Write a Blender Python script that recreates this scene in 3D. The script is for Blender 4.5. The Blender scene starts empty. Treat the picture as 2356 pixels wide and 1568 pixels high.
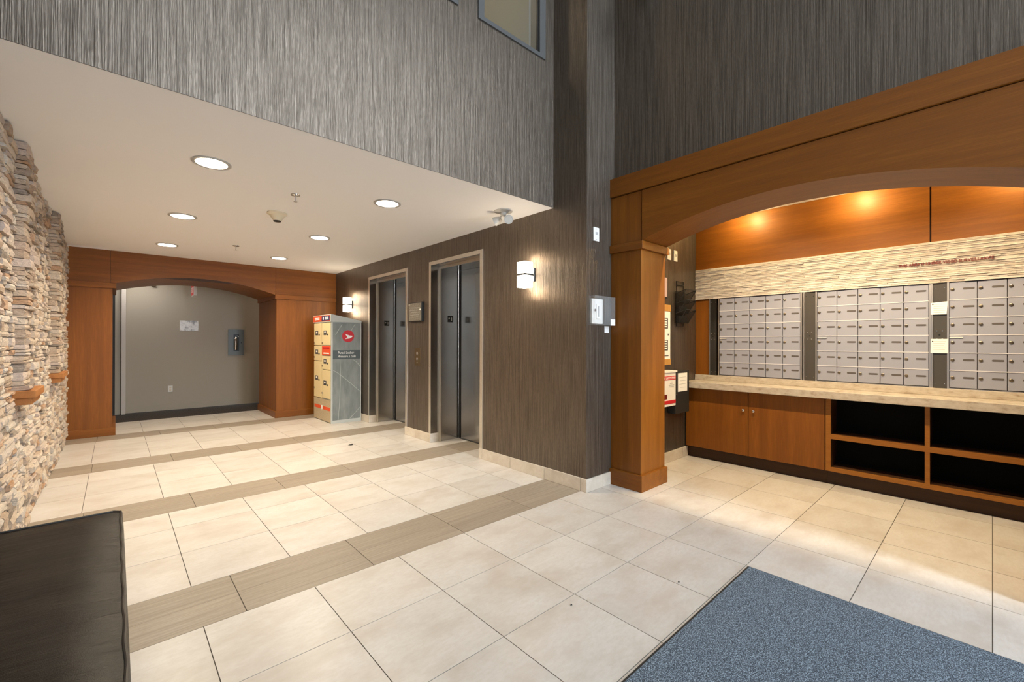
import bpy, math, random
from mathutils import Vector, Matrix

# ---------------------------------------------------------------- camera / light / exposure
scene = bpy.context.scene
COL = scene.collection
random.seed(7)

H = 1.2316
FPX, YAW, PITCH, ROLL = 1004.638, math.radians(42.276), math.radians(0.105), math.radians(0.1305)
fw = Vector((math.sin(YAW) * math.cos(PITCH), math.cos(YAW) * math.cos(PITCH), math.sin(PITCH)))
rt = Vector((math.cos(YAW), -math.sin(YAW), 0)); up = rt.cross(fw)
rt2 = math.cos(ROLL) * rt + math.sin(ROLL) * up
up2 = -math.sin(ROLL) * rt + math.cos(ROLL) * up
cam_d = bpy.data.cameras.new('camera'); cam = bpy.data.objects.new('camera', cam_d); COL.objects.link(cam)
cam_d.sensor_fit = 'HORIZONTAL'; cam_d.sensor_width = 36.0; cam_d.lens = 36.0 * FPX / 2356.0
cam_d.clip_start = 0.05; cam_d.clip_end = 100
cam.matrix_world = Matrix(((rt2.x, up2.x, -fw.x, 0), (rt2.y, up2.y, -fw.y, 0), (rt2.z, up2.z, -fw.z, H), (0, 0, 0, 1)))
scene.camera = cam

world = bpy.data.worlds.new('sky'); scene.world = world; world.use_nodes = True
wbg = world.node_tree.nodes['Background']
wbg.inputs['Color'].default_value = (0.77, 0.885, 1.0, 1)
wbg.inputs['Strength'].default_value = 27.0

vs = scene.view_settings
vs.view_transform = 'Standard'; vs.look = 'None'; vs.gamma = 1.0; vs.use_curve_mapping = False
vs.exposure = 0.2
scene.cycles.max_bounces = 10; scene.cycles.diffuse_bounces = 5; scene.cycles.glossy_bounces = 4
scene.cycles.transparent_max_bounces = 8
scene.cycles.caustics_reflective = False; scene.cycles.caustics_refractive = False
scene.cycles.sample_clamp_indirect = 6.0

WARM = (1.0, 0.845, 0.62); WARM2 = (1.0, 0.77, 0.34); SOFTW = (1.0, 0.83, 0.62)
P_DOWN, P_ALC, P_ALC2, P_SCONCE = 94.0, 12.0, 88.0, 2.0

def lamp(name, kind, loc, power, color, size=0.05, rot=None, spot=None, blend=0.5):
    d = bpy.data.lights.new(name, kind); d.energy = power; d.color = color
    if kind == 'AREA':
        d.size = size if not isinstance(size, tuple) else size[0]
        if isinstance(size, tuple): d.shape = 'RECTANGLE'; d.size_y = size[1]
    else: d.shadow_soft_size = size
    if spot: d.spot_size = spot; d.spot_blend = blend
    o = bpy.data.objects.new(name, d); o.location = loc
    if rot: o.rotation_euler = rot
    COL.objects.link(o); return o

# the entrance glazing behind the camera: a portal that guides sky light in
YE, ZTOP = -3.6, 8.0
pl = lamp('daylight_portal', 'AREA', (2.475, YE + 0.02, 3.9), 1.0, (1, 1, 1), (0.95, 7.6), (math.radians(90), 0, 0))
pl.data.cycles.is_portal = True

# ---------------------------------------------------------------- key dimensions (metres)
W = 2.863      # elevator wall face (x)
YR = 2.24      # return face and alcove side wall (y)
YS = 2.61      # front of the soffit (y)
ZC = 2.413     # low ceiling (z)
XU = 3.25      # upper wall over the mail alcove (x)
XB = 4.82      # mailbox plane (x)
XL = -0.47     # stone wall backing (x)
YF, YFB = 7.74, 8.88   # far archway front / back
YC = 9.92      # corridor wall

# ---------------------------------------------------------------- materials
MATS = {}
def nodes_of(name):
    m = bpy.data.materials.new(name); m.use_nodes = True; MATS[name] = m
    nt = m.node_tree; b = nt.nodes['Principled BSDF']
    return m, nt, b
def N(nt, t, **kw):
    n = nt.nodes.new(t)
    for k, v in kw.items():
        if k in n.inputs: n.inputs[k].default_value = v
        else: setattr(n, k, v)
    return n
def pos(nt, scale, rot=None):
    g = N(nt, 'ShaderNodeNewGeometry'); mp = N(nt, 'ShaderNodeMapping')
    mp.inputs['Scale'].default_value = scale
    if rot: mp.inputs['Rotation'].default_value = rot
    nt.links.new(g.outputs['Position'], mp.inputs['Vector']); return mp.outputs[0]
def noise(nt, vec, scale=1, detail=3, rough=0.55):
    n = N(nt, 'ShaderNodeTexNoise'); n.inputs['Scale'].default_value = scale
    n.inputs['Detail'].default_value = detail; n.inputs['Roughness'].default_value = rough
    nt.links.new(vec, n.inputs['Vector']); return n.outputs['Fac']
def ramp(nt, fac, stops):
    r = N(nt, 'ShaderNodeValToRGB'); e = r.color_ramp.elements
    while len(e) < len(stops): e.new(0.5)
    for i, (p, c) in enumerate(stops): e[i].position = p; e[i].color = (*c, 1) if len(c) == 3 else c
    nt.links.new(fac, r.inputs['Fac']); return r.outputs['Color']
def mixc(nt, f, a, b, mode='MIX'):
    m = N(nt, 'ShaderNodeMix', data_type='RGBA', blend_type=mode)
    for i, v in ((0, f), (6, a), (7, b)):
        if hasattr(v, 'is_output'): nt.links.new(v, m.inputs[i])
        else: m.inputs[i].default_value = v if i == 0 else (*v, 1)
    return m.outputs[2]
def bump(nt, b, h, strength, dist):
    n = N(nt, 'ShaderNodeBump'); n.inputs['Strength'].default_value = strength; n.inputs['Distance'].default_value = dist
    nt.links.new(h, n.inputs['Height']); nt.links.new(n.outputs[0], b.inputs['Normal'])
def plain(name, col, rough=0.5, metal=0.0, spec=0.5, emit=None, es=0.0, coat=0.0):
    m, nt, b = nodes_of(name)
    b.inputs['Base Color'].default_value = (*col, 1); b.inputs['Roughness'].default_value = rough
    b.inputs['Metallic'].default_value = metal; b.inputs['Specular IOR Level'].default_value = spec
    b.inputs['Coat Weight'].default_value = coat
    if emit: b.inputs['Emission Color'].default_value = (*emit, 1); b.inputs['Emission Strength'].default_value = es
    v = noise(nt, pos(nt, (1, 1, 1)), 90, 2)
    mr = N(nt, 'ShaderNodeMapRange'); mr.inputs['To Min'].default_value = max(0.02, rough - 0.04); mr.inputs['To Max'].default_value = min(1, rough + 0.04)
    nt.links.new(v, mr.inputs['Value']); nt.links.new(mr.outputs[0], b.inputs['Roughness'])
    return m
def wood(name, axis, light=(0.265, 0.091, 0.009), dark=(0.178, 0.056, 0.0055), rough=0.45):
    m, nt, b = nodes_of(name)
    s1 = [16, 16, 16]; s1[axis] = 0.7; s2 = [260, 260, 260]; s2[axis] = 7
    a = noise(nt, pos(nt, s1), 1, 4, 0.6); f = noise(nt, pos(nt, s2), 1, 2, 0.5)
    c = ramp(nt, a, [(0.3, dark), (0.7, light)])
    c2 = mixc(nt, ramp(nt, f, [(0.35, (0.0, 0.0, 0.0)), (0.6, (0.35, 0.35, 0.35))]), c, (dark[0] * 0.75, dark[1] * 0.7, dark[2] * 0.7))
    nt.links.new(c2, b.inputs['Base Color']); b.inputs['Roughness'].default_value = rough; b.inputs['Specular IOR Level'].default_value = 0.3
    bump(nt, b, f, 0.08, 0.002); return m
wood('wood_z', 2); wood('wood_y', 1); wood('wood_x', 0)
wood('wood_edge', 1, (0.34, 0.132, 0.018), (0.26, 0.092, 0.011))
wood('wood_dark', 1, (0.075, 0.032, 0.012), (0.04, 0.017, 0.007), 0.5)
wood('wood_ledge', 1, (0.46, 0.20, 0.06), (0.34, 0.13, 0.035), 0.5)
wood('wood_frame', 2, (0.60, 0.33, 0.10), (0.48, 0.24, 0.06), 0.4)

def wallpaper(name, base, hi, rough, metal, bs):
    m, nt, b = nodes_of(name)
    f1 = noise(nt, pos(nt, (210, 210, 2.6)), 1, 3, 0.65)
    f2 = noise(nt, pos(nt, (45, 45, 1.4)), 1, 2, 0.5)
    f3 = noise(nt, pos(nt, (900, 900, 30)), 1, 1, 0.5)
    add = N(nt, 'ShaderNodeMath', operation='ADD'); nt.links.new(f1, add.inputs[0])
    ml = N(nt, 'ShaderNodeMath', operation='MULTIPLY'); nt.links.new(f2, ml.inputs[0]); ml.inputs[1].default_value = 0.9
    nt.links.new(ml.outputs[0], add.inputs[1])
    c = ramp(nt, f1, [(0.36, base), (0.62, hi)])
    c2 = mixc(nt, ramp(nt, f3, [(0.4, (0, 0, 0)), (0.7, (0.5, 0.5, 0.5))]), c, (base[0] * 0.6, base[1] * 0.6, base[2] * 0.6))
    nt.links.new(c2, b.inputs['Base Color'])
    b.inputs['Roughness'].default_value = rough; b.inputs['Metallic'].default_value = metal
    bump(nt, b, add.outputs[0], bs, 0.0022); return m
wallpaper('wallpaper', (0.105, 0.082, 0.062), (0.235, 0.192, 0.153), 0.33, 0.72, 0.9)

def tile_mat(name, cols, stretch=None, rough=0.32):
    m, nt, b = nodes_of(name)
    oi = N(nt, 'ShaderNodeObjectInfo')
    g = N(nt, 'ShaderNodeNewGeometry'); mp = N(nt, 'ShaderNodeMapping'); nt.links.new(g.outputs['Position'], mp.inputs['Vector'])
    mp.inputs['Scale'].default_value = stretch or (3.2, 5.5, 3)
    vm = N(nt, 'ShaderNodeVectorMath', operation='SCALE'); vm.inputs[0].default_value = (31, 57, 13)
    nt.links.new(oi.outputs['Random'], vm.inputs['Scale'])
    va = N(nt, 'ShaderNodeVectorMath', operation='ADD'); nt.links.new(mp.outputs[0], va.inputs[0]); nt.links.new(vm.outputs[0], va.inputs[1])
    a = noise(nt, va.outputs[0], 1, 6, 0.62)
    c = ramp(nt, a, [(0.28, cols[0]), (0.52, cols[1]), (0.75, cols[2])])
    fine = noise(nt, pos(nt, (26, 60, 26)), 1, 5, 0.7)
    c = mixc(nt, ramp(nt, fine, [(0.42, (0.0, 0.0, 0.0)), (0.72, (0.5, 0.5, 0.5))]), c, cols[0])
    hs = N(nt, 'ShaderNodeHueSaturation'); nt.links.new(c, hs.inputs['Color'])
    mr = N(nt, 'ShaderNodeMapRange'); mr.inputs['To Min'].default_value = 0.95; mr.inputs['To Max'].default_value = 1.05
    nt.links.new(oi.outputs['Random'], mr.inputs['Value']); nt.links.new(mr.outputs[0], hs.inputs['Value'])
    nt.links.new(hs.outputs[0], b.inputs['Base Color'])
    b.inputs['Roughness'].default_value = rough
    bump(nt, b, noise(nt, pos(nt, (60, 60, 60)), 1, 3), 0.04, 0.001); return m
tile_mat('tile', [(0.50, 0.445, 0.39), (0.605, 0.57, 0.53), (0.655, 0.63, 0.60)])
tile_mat('strip', [(0.235, 0.19, 0.145), (0.31, 0.26, 0.205), (0.38, 0.325, 0.26)], (2.0, 95, 10), 0.42)
tile_mat('basetile', [(0.52, 0.45, 0.37), (0.62, 0.56, 0.48), (0.70, 0.65, 0.58)], (6, 6, 9), 0.35)
plain('grout', (0.085, 0.068, 0.052), 0.8)

def stone_mat():
    m, nt, b = nodes_of('stone')
    at = N(nt, 'ShaderNodeAttribute'); at.attribute_name = 'tint'
    c = ramp(nt, at.outputs['Fac'], [(0.0, (0.17, 0.135, 0.11)), (0.10, (0.33, 0.23, 0.16)), (0.25, (0.50, 0.385, 0.285)), (0.45, (0.60, 0.515, 0.42)),
                     (0.62, (0.52, 0.42, 0.37)), (0.78, (0.66, 0.59, 0.50)), (0.92, (0.46, 0.43, 0.41)), (1.0, (0.40, 0.22, 0.11))])
    n1 = noise(nt, pos(nt, (18, 9, 40)), 1, 5, 0.65); n2 = noise(nt, pos(nt, (60, 45, 120)), 1, 4, 0.6)
    c2 = mixc(nt, ramp(nt, n1, [(0.3, (0.0, 0.0, 0.0)), (0.75, (0.6, 0.6, 0.6))]), c, (0.58, 0.50, 0.42))
    c3 = mixc(nt, 0.5, c2, ramp(nt, n2, [(0.3, (0.55, 0.55, 0.55)), (0.65, (1.12, 1.08, 1.03))]), 'MULTIPLY')
    nt.links.new(c3, b.inputs['Base Color']); b.inputs['Roughness'].default_value = 0.88
    bump(nt, b, n2, 0.6, 0.012); return m
stone_mat()
def fascia_mat():
    m, nt, b = nodes_of('ledgestone')
    at = N(nt, 'ShaderNodeAttribute'); at.attribute_name = 'tint'
    c = ramp(nt, at.outputs['Fac'], [(0.0, (0.44, 0.39, 0.35)), (0.5, (0.56, 0.51, 0.47)), (1.0, (0.66, 0.62, 0.58))])
    n2 = noise(nt, pos(nt, (30, 30, 120)), 1, 4, 0.6)
    c3 = mixc(nt, 0.6, c, ramp(nt, n2, [(0.3, (0.6, 0.6, 0.6)), (0.65, (1.1, 1.07, 1.03))]), 'MULTIPLY')
    nt.links.new(c3, b.inputs['Base Color']); b.inputs['Roughness'].default_value = 0.85
    bump(nt, b, n2, 0.7, 0.008); return m
fascia_mat()
def counter_mat():
    m, nt, b = nodes_of('counter_stone')
    a = noise(nt, pos(nt, (14, 14, 30)), 1, 6, 0.65)
    c = ramp(nt, a, [(0.28, (0.32, 0.25, 0.18)), (0.45, (0.47, 0.405, 0.33)), (0.7, (0.57, 0.52, 0.44))])
    nt.links.new(c, b.inputs['Base Color']); b.inputs['Roughness'].default_value = 0.25; return m
counter_mat()
def steel(name, col, rough, sc, bs=0.02, dr=0.06):
    m, nt, b = nodes_of(name)
    f = noise(nt, pos(nt, sc), 1, 2, 0.5)
    nt.links.new(ramp(nt, f, [(0.3, tuple(x * 0.85 for x in col)), (0.7, col)]), b.inputs['Base Color'])
    b.inputs['Metallic'].default_value = 1.0
    mr = N(nt, 'ShaderNodeMapRange'); mr.inputs['To Min'].default_value = rough - dr; mr.inputs['To Max'].default_value = rough + dr
    nt.links.new(f, mr.inputs['Value']); nt.links.new(mr.outputs[0], b.inputs['Roughness'])
    if bs: bump(nt, b, f, bs, 0.001)
    return m
steel('steel_door', (0.50, 0.48, 0.455), 0.19, (2, 2, 2), 0, 0.004)
steel('steel_jamb', (0.45, 0.44, 0.42), 0.17, (3, 3, 2), 0, 0.004)
steel('steel_trim', (0.85, 0.80, 0.72), 0.42, (300, 300, 8))
steel('chrome', (0.75, 0.74, 0.72), 0.15, (50, 50, 50), 0)
steel('alu_dark', (0.16, 0.155, 0.15), 0.34, (300, 300, 6))
steel('alu', (0.62, 0.60, 0.60), 0.38, (200, 200, 8))
plain('box_paint', (0.33, 0.345, 0.43), 0.42, 0.15)
plain('rail_paint', (0.60, 0.60, 0.66), 0.4)
plain('strip_grey', (0.10, 0.092, 0.085), 0.36, 0.5)
plain('lock_metal', (0.20, 0.17, 0.13), 0.3, 0.8)
plain('slot_dark', (0.09, 0.08, 0.08), 0.5)
plain('soffit_paint', (0.90, 0.89, 0.895), 0.75)
plain('wall_grey', (0.43, 0.395, 0.33), 0.7)
plain('wall_white', (0.75, 0.74, 0.72), 0.7)
plain('trim_paint', (0.62, 0.58, 0.54), 0.55)
plain('window_grey', (0.085, 0.084, 0.082), 0.5)
plain('yellow_wall', (0.42, 0.32, 0.075), 0.7)
plain('black', (0.012, 0.012, 0.012), 0.4)
plain('black_matte', (0.015, 0.014, 0.013), 0.6)
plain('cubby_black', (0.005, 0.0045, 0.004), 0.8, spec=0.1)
plain('white_plastic', (0.82, 0.80, 0.76), 0.4)
plain('white_paper', (0.86, 0.85, 0.83), 0.7)
plain('cream_plastic', (0.72, 0.64, 0.48), 0.4)
plain('ink', (0.05, 0.05, 0.055), 0.6)
plain('ink_grey', (0.42, 0.42, 0.42), 0.7)
plain('red', (0.55, 0.02, 0.03), 0.45)
plain('red_orange', (0.72, 0.09, 0.03), 0.45)
plain('dark_red', (0.13, 0.008, 0.008), 0.5)
plain('navy', (0.03, 0.03, 0.11), 0.45)
plain('locker_cream', (0.74, 0.62, 0.36), 0.45)
plain('locker_grey', (0.50, 0.52, 0.49), 0.45)
plain('locker_band', (0.075, 0.095, 0.10), 0.5)
plain('bronze', (0.14, 0.095, 0.05), 0.4, 0.6)
plain('leather_side', (0.06, 0.052, 0.045), 0.35)
plain('rubber', (0.02, 0.021, 0.023), 0.7)
plain('pink_frame', (0.50, 0.36, 0.36), 0.5)
plain('grey_metal', (0.14, 0.15, 0.145), 0.45, 0.4)
plain('glow_white', (0.9, 0.9, 0.9), 0.4, emit=(1.0, 0.86, 0.66), es=9.0)
plain('glow_lamp', (0.9, 0.9, 0.9), 0.4, emit=(1.0, 0.92, 0.80), es=7.0)
plain('reflector', (0.55, 0.54, 0.52), 0.2, 0.8)
plain('ring_white', (0.40, 0.39, 0.37), 0.35)
plain('fixture_grey', (0.52, 0.51, 0.48), 0.45)
plain('lens_grey', (0.30, 0.30, 0.30), 0.2, 0.6)
def speckle(name, a, b_, c, sc, rough):
    m, nt, b = nodes_of(name)
    f = noise(nt, pos(nt, (sc, sc, sc)), 1, 3, 0.7)
    nt.links.new(ramp(nt, f, [(0.36, a), (0.5, b_), (0.64, c)]), b.inputs['Base Color'])
    b.inputs['Roughness'].default_value = rough; bump(nt, b, f, 0.6, 0.004); return m
speckle('mat_pile', (0.016, 0.022, 0.032), (0.075, 0.102, 0.138), (0.36, 0.46, 0.56), 250, 0.95)
speckle('hall_carpet', (0.010, 0.008, 0.007), (0.03, 0.022, 0.017), (0.085, 0.062, 0.047), 75, 0.95)
speckle('sign_mottle', (0.22, 0.22, 0.23), (0.75, 0.75, 0.76), (0.85, 0.85, 0.85), 9, 0.35)
speckle('locker_base', (0.34, 0.27, 0.17), (0.46, 0.38, 0.25), (0.56, 0.48, 0.34), 120, 0.6)
speckle('plaque_face', (0.12, 0.105, 0.085), (0.19, 0.17, 0.145), (0.27, 0.25, 0.215), 70, 0.4)
def leather():
    m, nt, b = nodes_of('leather')
    a = noise(nt, pos(nt, (5, 22, 5)), 1, 4, 0.6); f = noise(nt, pos(nt, (420, 420, 420)), 1, 2, 0.5)
    nt.links.new(ramp(nt, a, [(0.3, (0.004, 0.0036, 0.0032)), (0.7, (0.010, 0.0085, 0.007))]), b.inputs['Base Color'])
    b.inputs['Roughness'].default_value = 0.38; b.inputs['Specular IOR Level'].default_value = 0.14
    mx = N(nt, 'ShaderNodeMath', operation='ADD'); nt.links.new(a, mx.inputs[0])
    q = N(nt, 'ShaderNodeMath', operation='MULTIPLY'); q.inputs[1].default_value = 0.12; nt.links.new(f, q.inputs[0]); nt.links.new(q.outputs[0], mx.inputs[1])
    bump(nt, b, mx.outputs[0], 0.35, 0.012); return m
leather()
def locker_side():
    m, nt, b = nodes_of('locker_side')
    f = noise(nt, pos(nt, (10, 10, 3)), 1, 4, 0.6)
    nt.links.new(ramp(nt, f, [(0.3, (0.17, 0.19, 0.185)), (0.7, (0.27, 0.29, 0.28))]), b.inputs['Base Color'])
    b.inputs['Roughness'].default_value = 0.4; return m
locker_side()
def clear(name, tint, mixf, rough=0.05):
    m, nt, b = nodes_of(name)
    b.inputs['Base Color'].default_value = (*tint, 1); b.inputs['Roughness'].default_value = rough; b.inputs['Specular IOR Level'].default_value = 0.2
    t = N(nt, 'ShaderNodeBsdfTransparent'); mx = N(nt, 'ShaderNodeMixShader'); mx.inputs[0].default_value = mixf
    nt.links.new(t.outputs[0], mx.inputs[1]); nt.links.new(b.outputs[0], mx.inputs[2])
    nt.links.new(mx.outputs[0], nt.nodes['Material Output'].inputs['Surface']); return m
clear('clear_plastic', (0.8, 0.82, 0.82), 0.07)
clear('pane_glass', (0.5, 0.5, 0.45), 0.10)
clear('mesh_wire', (0.015, 0.014, 0.013), 0.45, 0.5)

# ---------------------------------------------------------------- mesh helpers
WL = {}
def wloc(o): return WL.get(o.name, Vector((0, 0, 0))) if o else Vector((0, 0, 0))
class MB:
    def __init__(self): self.v = []; self.f = []; self.tint = []
    def quadbox(self, p, tint=0.5):
        n = len(self.v); self.v += [Vector(q) for q in p]
        for q in ((0, 3, 2, 1), (4, 5, 6, 7), (0, 1, 5, 4), (1, 2, 6, 5), (2, 3, 7, 6), (3, 0, 4, 7)):
            self.f.append(tuple(n + i for i in q)); self.tint.append(tint)
        return self
    def box(self, x0, x1, y0, y1, z0, z1, tint=0.5):
        return self.quadbox([(x0, y0, z0), (x1, y0, z0), (x1, y1, z0), (x0, y1, z0), (x0, y0, z1), (x1, y0, z1), (x1, y1, z1), (x0, y1, z1)], tint)
    def bbox(self, x0, x1, y0, y1, z0, z1, r):
        """box with chamfered edges"""
        import bmesh
        bm = bmesh.new(); bmesh.ops.create_cube(bm, size=1)
        for v in bm.verts:
            v.co = Vector(((x0 + x1) / 2 + v.co.x * (x1 - x0), (y0 + y1) / 2 + v.co.y * (y1 - y0), (z0 + z1) / 2 + v.co.z * (z1 - z0)))
        bmesh.ops.bevel(bm, geom=list(bm.edges), offset=r, segments=2, profile=0.5, affect='EDGES')
        n = len(self.v); bm.verts.index_update()
        self.v += [v.co.copy() for v in bm.verts]
        for f in bm.faces: self.f.append(tuple(n + v.index for v in f.verts)); self.tint.append(0.5)
        bm.free(); return self
    def prism(self, poly, axis, a, b):
        """poly: 2D points in the two other axes (cyclic order), extruded a..b along axis"""
        n = len(self.v); k = len(poly)
        def P(q, t):
            if axis == 0: return Vector((t, q[0], q[1]))
            if axis == 1: return Vector((q[0], t, q[1]))
            return Vector((q[0], q[1], t))
        self.v += [P(q, a) for q in poly] + [P(q, b) for q in poly]
        self.f.append(tuple(n + i for i in range(k))); self.f.append(tuple(n + k + i for i in reversed(range(k))))
        for i in range(k):
            j = (i + 1) % k; self.f.append((n + i, n + k + i, n + k + j, n + j))
        self.tint += [0.5] * (k + 2); return self
    def tube(self, pts, r, seg=8, closed=False):
        pts = [Vector(p) for p in pts]; n0 = len(self.v); m = len(pts)
        for i, p in enumerate(pts):
            a = pts[i - 1] if (i > 0 or closed) else p; b = pts[(i + 1) % m] if (i < m - 1 or closed) else p
            t = (b - a).normalized(); u = t.cross(Vector((0, 0, 1)))
            if u.length < 1e-3: u = t.cross(Vector((0, 1, 0)))
            u.normalize(); w = t.cross(u)
            for k in range(seg):
                an = 2 * math.pi * k / seg
                self.v.append(p + (u * math.cos(an) + w * math.sin(an)) * r)
        rings = m if closed else m - 1
        for i in range(rings):
            for k in range(seg):
                a = n0 + i * seg + k; b = n0 + i * seg + (k + 1) % seg; j = n0 + ((i + 1) % m) * seg
                self.f.append((a, b, j + (k + 1) % seg, j + k)); self.tint.append(0.5)
        if not closed:
            self.f.append(tuple(n0 + k for k in reversed(range(seg)))); self.f.append(tuple(n0 + (m - 1) * seg + k for k in range(seg))); self.tint += [0.5, 0.5]
        return self
    def lathe(self, c, prof, axis=Vector((0, 0, 1)), seg=28, cap=True):
        """prof: list of (radius, height along axis) from c"""
        c = Vector(c); axis = Vector(axis).normalized()
        u = axis.orthogonal().normalized(); w = axis.cross(u); n0 = len(self.v)
        for r, h in prof:
            for k in range(seg):
                an = 2 * math.pi * k / seg
                self.v.append(c + axis * h + (u * math.cos(an) + w * math.sin(an)) * max(r, 1e-5))
        for i in range(len(prof) - 1):
            for k in range(seg):
                a = n0 + i * seg + k; b = n0 + i * seg + (k + 1) % seg
                self.f.append((a, b, b + seg, a + seg)); self.tint.append(0.5)
        if cap:
            self.f.append(tuple(n0 + k for k in reversed(range(seg)))); m = n0 + (len(prof) - 1) * seg
            self.f.append(tuple(m + k for k in range(seg))); self.tint += [0.5, 0.5]
        return self
    def cells(self, axis, us, vs_, hole, a, b):
        """solid plate normal to axis between a and b, cut on a grid, cells where hole(u,v) left out; one connected mesh"""
        us = sorted(us); vs_ = sorted(vs_); idx = {}
        def P(u, v, t):
            if axis == 0: return Vector((t, u, v))
            if axis == 1: return Vector((u, t, v))
            return Vector((u, v, t))
        def vid(i, j, s):
            k = (i, j, s)
            if k not in idx: idx[k] = len(self.v); self.v.append(P(us[i], vs_[j], a if s == 0 else b))
            return idx[k]
        full = {}
        for i in range(len(us) - 1):
            for j in range(len(vs_) - 1):
                full[i, j] = not hole((us[i] + us[i + 1]) / 2, (vs_[j] + vs_[j + 1]) / 2)
        for (i, j), ok in full.items():
            if not ok: continue
            self.f.append((vid(i, j, 0), vid(i + 1, j, 0), vid(i + 1, j + 1, 0), vid(i, j + 1, 0)))
            self.f.append((vid(i, j, 1), vid(i, j + 1, 1), vid(i + 1, j + 1, 1), vid(i + 1, j, 1)))
            for (di, dj, e) in ((-1, 0, ((i, j), (i, j + 1))), (1, 0, ((i + 1, j), (i + 1, j + 1))), (0, -1, ((i, j), (i + 1, j))), (0, 1, ((i, j + 1), (i + 1, j + 1)))):
                if not full.get((i + di, j + dj), False):
                    (p, q), (r, s) = e
                    self.f.append((vid(p, q, 0), vid(r, s, 0), vid(r, s, 1), vid(p, q, 1)))
        self.tint = [0.5] * len(self.f); return self
    def mesh(self, name, off=Vector((0, 0, 0)), smooth=False, tint=False):
        me = bpy.data.meshes.new(name)
        me.from_pydata([tuple(v - off) for v in self.v], [], self.f); me.update()
        import bmesh
        bm = bmesh.new(); bm.from_mesh(me); bmesh.ops.recalc_face_normals(bm, faces=bm.faces); bm.to_mesh(me); bm.free()
        if tint:
            at = me.attributes.new('tint', 'FLOAT', 'FACE'); at.data.foreach_set('value', self.tint)
        if smooth:
            me.polygons.foreach_set('use_smooth', [True] * len(me.polygons))
            try: me.set_sharp_from_angle(angle=math.radians(40))
            except Exception: pass
        return me
    def build(self, name, mat, parent=None, smooth=False, tint=False, label=None, cat=None, group=None, kind=None):
        if parent is not None: off = wloc(parent)
        else:
            xs = [v.x for v in self.v]; ys = [v.y for v in self.v]; zs = [v.z for v in self.v]
            off = Vector(((min(xs) + max(xs)) / 2, (min(ys) + max(ys)) / 2, min(zs)))
        me = self.mesh(name, off, smooth, tint); me.materials.append(MATS[mat])
        o = bpy.data.objects.new(name, me); COL.objects.link(o)
        if parent is not None: o.parent = parent
        else: o.location = off
        WL[o.name] = off.copy()
        tag(o, label, cat, group, kind); return o
def tag(o, label=None, cat=None, group=None, kind=None):
    if label: o['label'] = label
    if cat: o['category'] = cat
    if group: o['group'] = group
    if kind: o['kind'] = kind
    return o
def thing(name, loc, label, cat, group=None, kind=None):
    o = bpy.data.objects.new(name, None); COL.objects.link(o); o.location = loc; o.empty_display_size = 0.1
    WL[o.name] = Vector(loc); return tag(o, label, cat, group, kind)
def inst(name, me, parent, wl):
    """object sharing mesh data, placed at world location wl under parent"""
    o = bpy.data.objects.new(name, me); COL.objects.link(o); o.parent = parent
    o.location = Vector(wl) - wloc(parent); WL[o.name] = Vector(wl); return o
def B(*a, **k): return MB().box(*a, **k)
def BB(*a): return MB().bbox(*a)
FACES = {'-x': (Vector((0, -1, 0)), Vector((0, 0, 1))), '-y': (Vector((1, 0, 0)), Vector((0, 0, 1))), '+z': (Vector((1, 0, 0)), Vector((0, 1, 0)))}
def text(name, s, size, face, at, mat, parent, depth=0.0008, width=None, align='LEFT', shear=0.0, bold=0.0):
    cu = bpy.data.curves.new(name, 'FONT'); cu.body = s; cu.size = size; cu.extrude = depth; cu.align_x = align; cu.shear = shear; cu.offset = bold
    cu.resolution_u = 3
    t = bpy.data.objects.new(name + '_tmp', cu); COL.objects.link(t)
    bpy.context.view_layer.update()
    dg = bpy.context.evaluated_depsgraph_get()
    me = bpy.data.meshes.new_from_object(t.evaluated_get(dg)); bpy.data.objects.remove(t)
    r, u = FACES[face]; n = r.cross(u); at = Vector(at) - wloc(parent)
    sx = 1.0
    if width:
        xs = [v.co.x for v in me.vertices]; sx = width / max(1e-6, max(xs) - min(xs))
    for v in me.vertices: v.co = at + r * (v.co.x * sx) + u * v.co.y + n * v.co.z
    me.materials.clear(); me.materials.append(MATS[mat])
    o = bpy.data.objects.new(name, me); COL.objects.link(o); o.parent = parent; return o
def struct(mb, name, mat, label, cat='wall', **k): return mb.build(name, mat, None, label=label, cat=cat, kind='structure', **k)

# ================================================================= STRUCTURE
# floor with its tiles
fl = struct(B(XL - 0.1, 4.95, YE - 0.1, YFB, -0.12, -0.0025), 'floor', 'grout', 'beige tiled lobby floor with taupe strips and dark joints', 'floor')
G = 0.0018
XJ0, XJ = 0.2863, 0.4598
rows = []
y = 2.290
near = [y - 0.4582 * k for k in range(0, 14)]
for k in range(13): rows.append((near[k + 1], near[k], 't'))
def strip(y0, y1): rows.append((y0, (y0 + y1) / 2, 's')); rows.append(((y0 + y1) / 2, y1, 's'))
strip(2.290, 2.703); rows += [(2.703, 3.163, 't'), (3.163, 3.622, 't'), (3.622, 3.978, 't')]
strip(3.978, 4.380); rows += [(4.380, 4.838, 't'), (4.838, 5.297, 't'), (5.297, 5.655, 't')]
strip(5.655, 6.052); rows += [(6.052, 6.510, 't'), (6.510, 6.968, 't'), (6.968, 7.365, 't')]
strip(7.365, 7.745); rows += [(7.745, 8.203, 't'), (8.203, 8.66, 't'), (8.66, YFB - 0.02, 't')]
rest = MB()
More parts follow.
